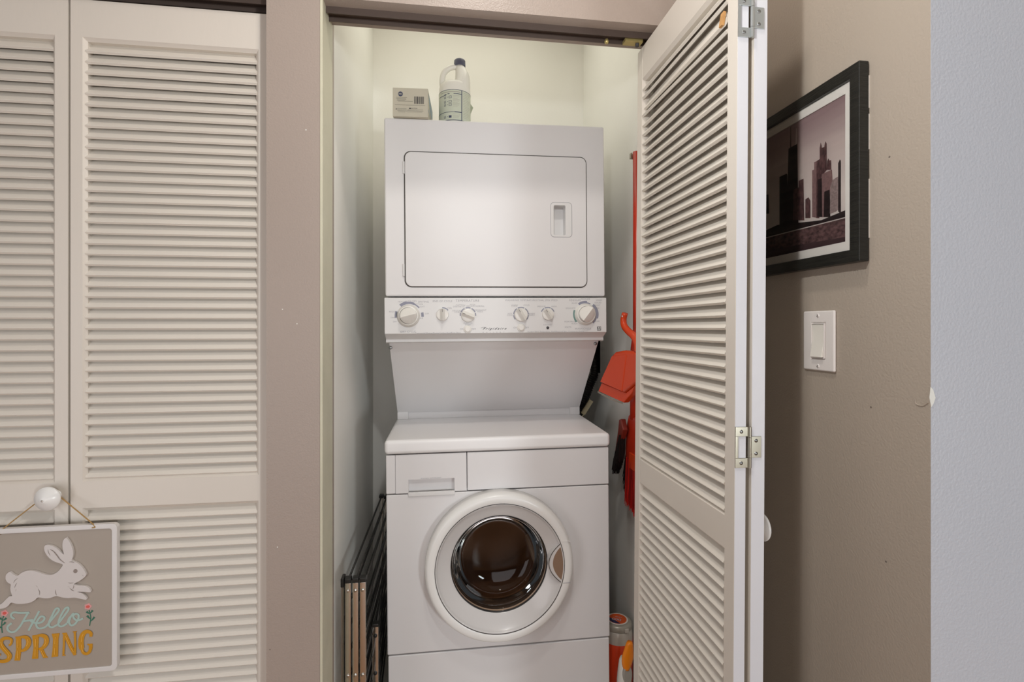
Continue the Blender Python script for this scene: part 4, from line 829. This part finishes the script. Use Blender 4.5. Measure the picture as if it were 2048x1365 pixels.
# R
poly([(595, 740), (715, 725), (705, 950), (700, 1160), (590, 1165), (620, 950)]); rib([(680, 742), (780, 735), (850, 780), (850, 880), (790, 960), (715, 985)], lambda f: .0042 + .0055 * math.sin(math.pi * f)); poly([(720, 985), (780, 965), (845, 1100), (880, 1140), (795, 1148), (765, 1080)])
# I
poly([(950, 710), (1090, 698), (1070, 800), (1062, 1120), (945, 1135), (965, 1000), (975, 800)])
# N
poly([(1140, 695), (1215, 690), (1395, 1090), (1350, 1105), (1290, 1010), (1190, 800)]); rib([(1175, 740), (1175, 900), (1165, 1080)], .0042, smooth=False); rib([(1372, 670), (1380, 850), (1378, 1070)], .0044, smooth=False); poly([(1330, 668), (1405, 662), (1400, 678), (1335, 682)]); poly([(1135, 1110), (1200, 1105), (1185, 1085), (1150, 1088)])
# G
rib([(1660, 760), (1665, 700), (1600, 665), (1530, 700), (1488, 800), (1488, 930), (1520, 1040), (1580, 1070), (1640, 1030), (1660, 950)], lambda f: .0085 - .0025 * math.cos(2 * math.pi * f) if f < .6 else .0062); poly([(1590, 895), (1690, 890), (1690, 960), (1680, 1000), (1625, 1010), (1625, 925)])
for pts in ([(215, 800), (212, 850), (195, 890)], [(30, 850), (60, 940), (120, 1010), (180, 1090), (165, 1150)], [(345, 820), (340, 900), (340, 960)], [(338, 1010), (335, 1080), (335, 1150)], [(515, 800), (525, 860), (495, 930)], [(665, 800), (662, 880), (660, 940)], [(660, 980), (657, 1060), (657, 1120)], [(835, 790), (848, 860), (810, 930)], [(765, 1010), (790, 1060), (815, 1120)], [(1022, 760), (1018, 830), (1015, 890)], [(1013, 960), (1010, 1020), (1010, 1080)], [(1205, 750), (1250, 840), (1290, 930), (1350, 1030)], [(1525, 710), (1502, 770), (1495, 850)], [(1495, 900), (1505, 980), (1530, 1040)]): inl(pts)
obj('spring_lettering', bm, 'must', sg); obj('spring_inline', bi, 'mustl', sg)
for fx_, fy, stem, lv in ((1605, 215, [(1618, 255), (1645, 350), (1655, 430), (1635, 565)], [((1645, 345), (1580, 305)), ((1648, 330), (1690, 285)), ((1655, 440), (1590, 380)), ((1655, 480), (1722, 405))]), (90, 335, [(78, 375), (50, 450), (35, 560), (48, 695)], [((50, 450), (5, 420)), ((50, 465), (120, 425)), ((40, 560), (105, 500)), ((30, 600), (-20, 570))])):
    bm = bmesh.new(); ribbon(bm, [Zt(*q) for q in stem], .0019, TS, .0004)
    for a, b in lv:
        ribbon(bm, [Zt(*a), Zt((a[0] + b[0]) / 2, (a[1] + b[1]) / 2 + 8), Zt(*b)], lambda f: .0012 + .0032 * f, TS, .0004)
    stm = obj('flower_stem', bm, 'leaf', sg)
    c_ = Zt(fx_, fy); bm = bmesh.new(); prism(bm, [(c_[0] + .0068 * (1 + .12 * math.cos(R(5 * a))) * math.cos(R(a)), c_[1] + .0066 * (1 + .12 * math.cos(R(5 * a))) * math.sin(R(a))) for a in range(0, 360, 9)], .0004, .0010, TS); o = obj('flower_petals', bm, 'pink', sg)
    bm = bmesh.new(); prism(bm, [(c_[0] + .0038 * math.cos(R(a)), c_[1] + .0030 * math.sin(R(a))) for a in range(0, 360, 20)], .0010, .0014, TS); o = obj('flower_heart', bm, 'coral', sg)
# twine over the knob's neck
k3 = Vector((kz.x - sg0.x, .015, kz.z))
hr, hl = Q(186, 1052), Q(2, 1066)
pth = [(hr[0], -.003, hr[1] - .004), (hr[0], -.001, hr[1] + .004), (k3.x + .016, .012, k3.z + .004), (k3.x + .006, .016, k3.z + .011), (k3.x - .005, .016, k3.z + .011), (k3.x - .014, .012, k3.z + .001), (hl[0], -.001, hl[1] + .004), (hl[0], -.003, hl[1] - .004)]
bm = bmesh.new(); tube(bm, smooth_path(pth, 8), .0013, 8); obj('twine', bm, 'twine', sg, smooth=True)
bm = bmesh.new(); pth2 = [(a + .0015, b + .0015, c - .0020) for a, b, c in pth[1:4]]; tube(bm, smooth_path(pth2, 8), .0011, 8); obj('twine', bm, 'twine', sg, smooth=True)
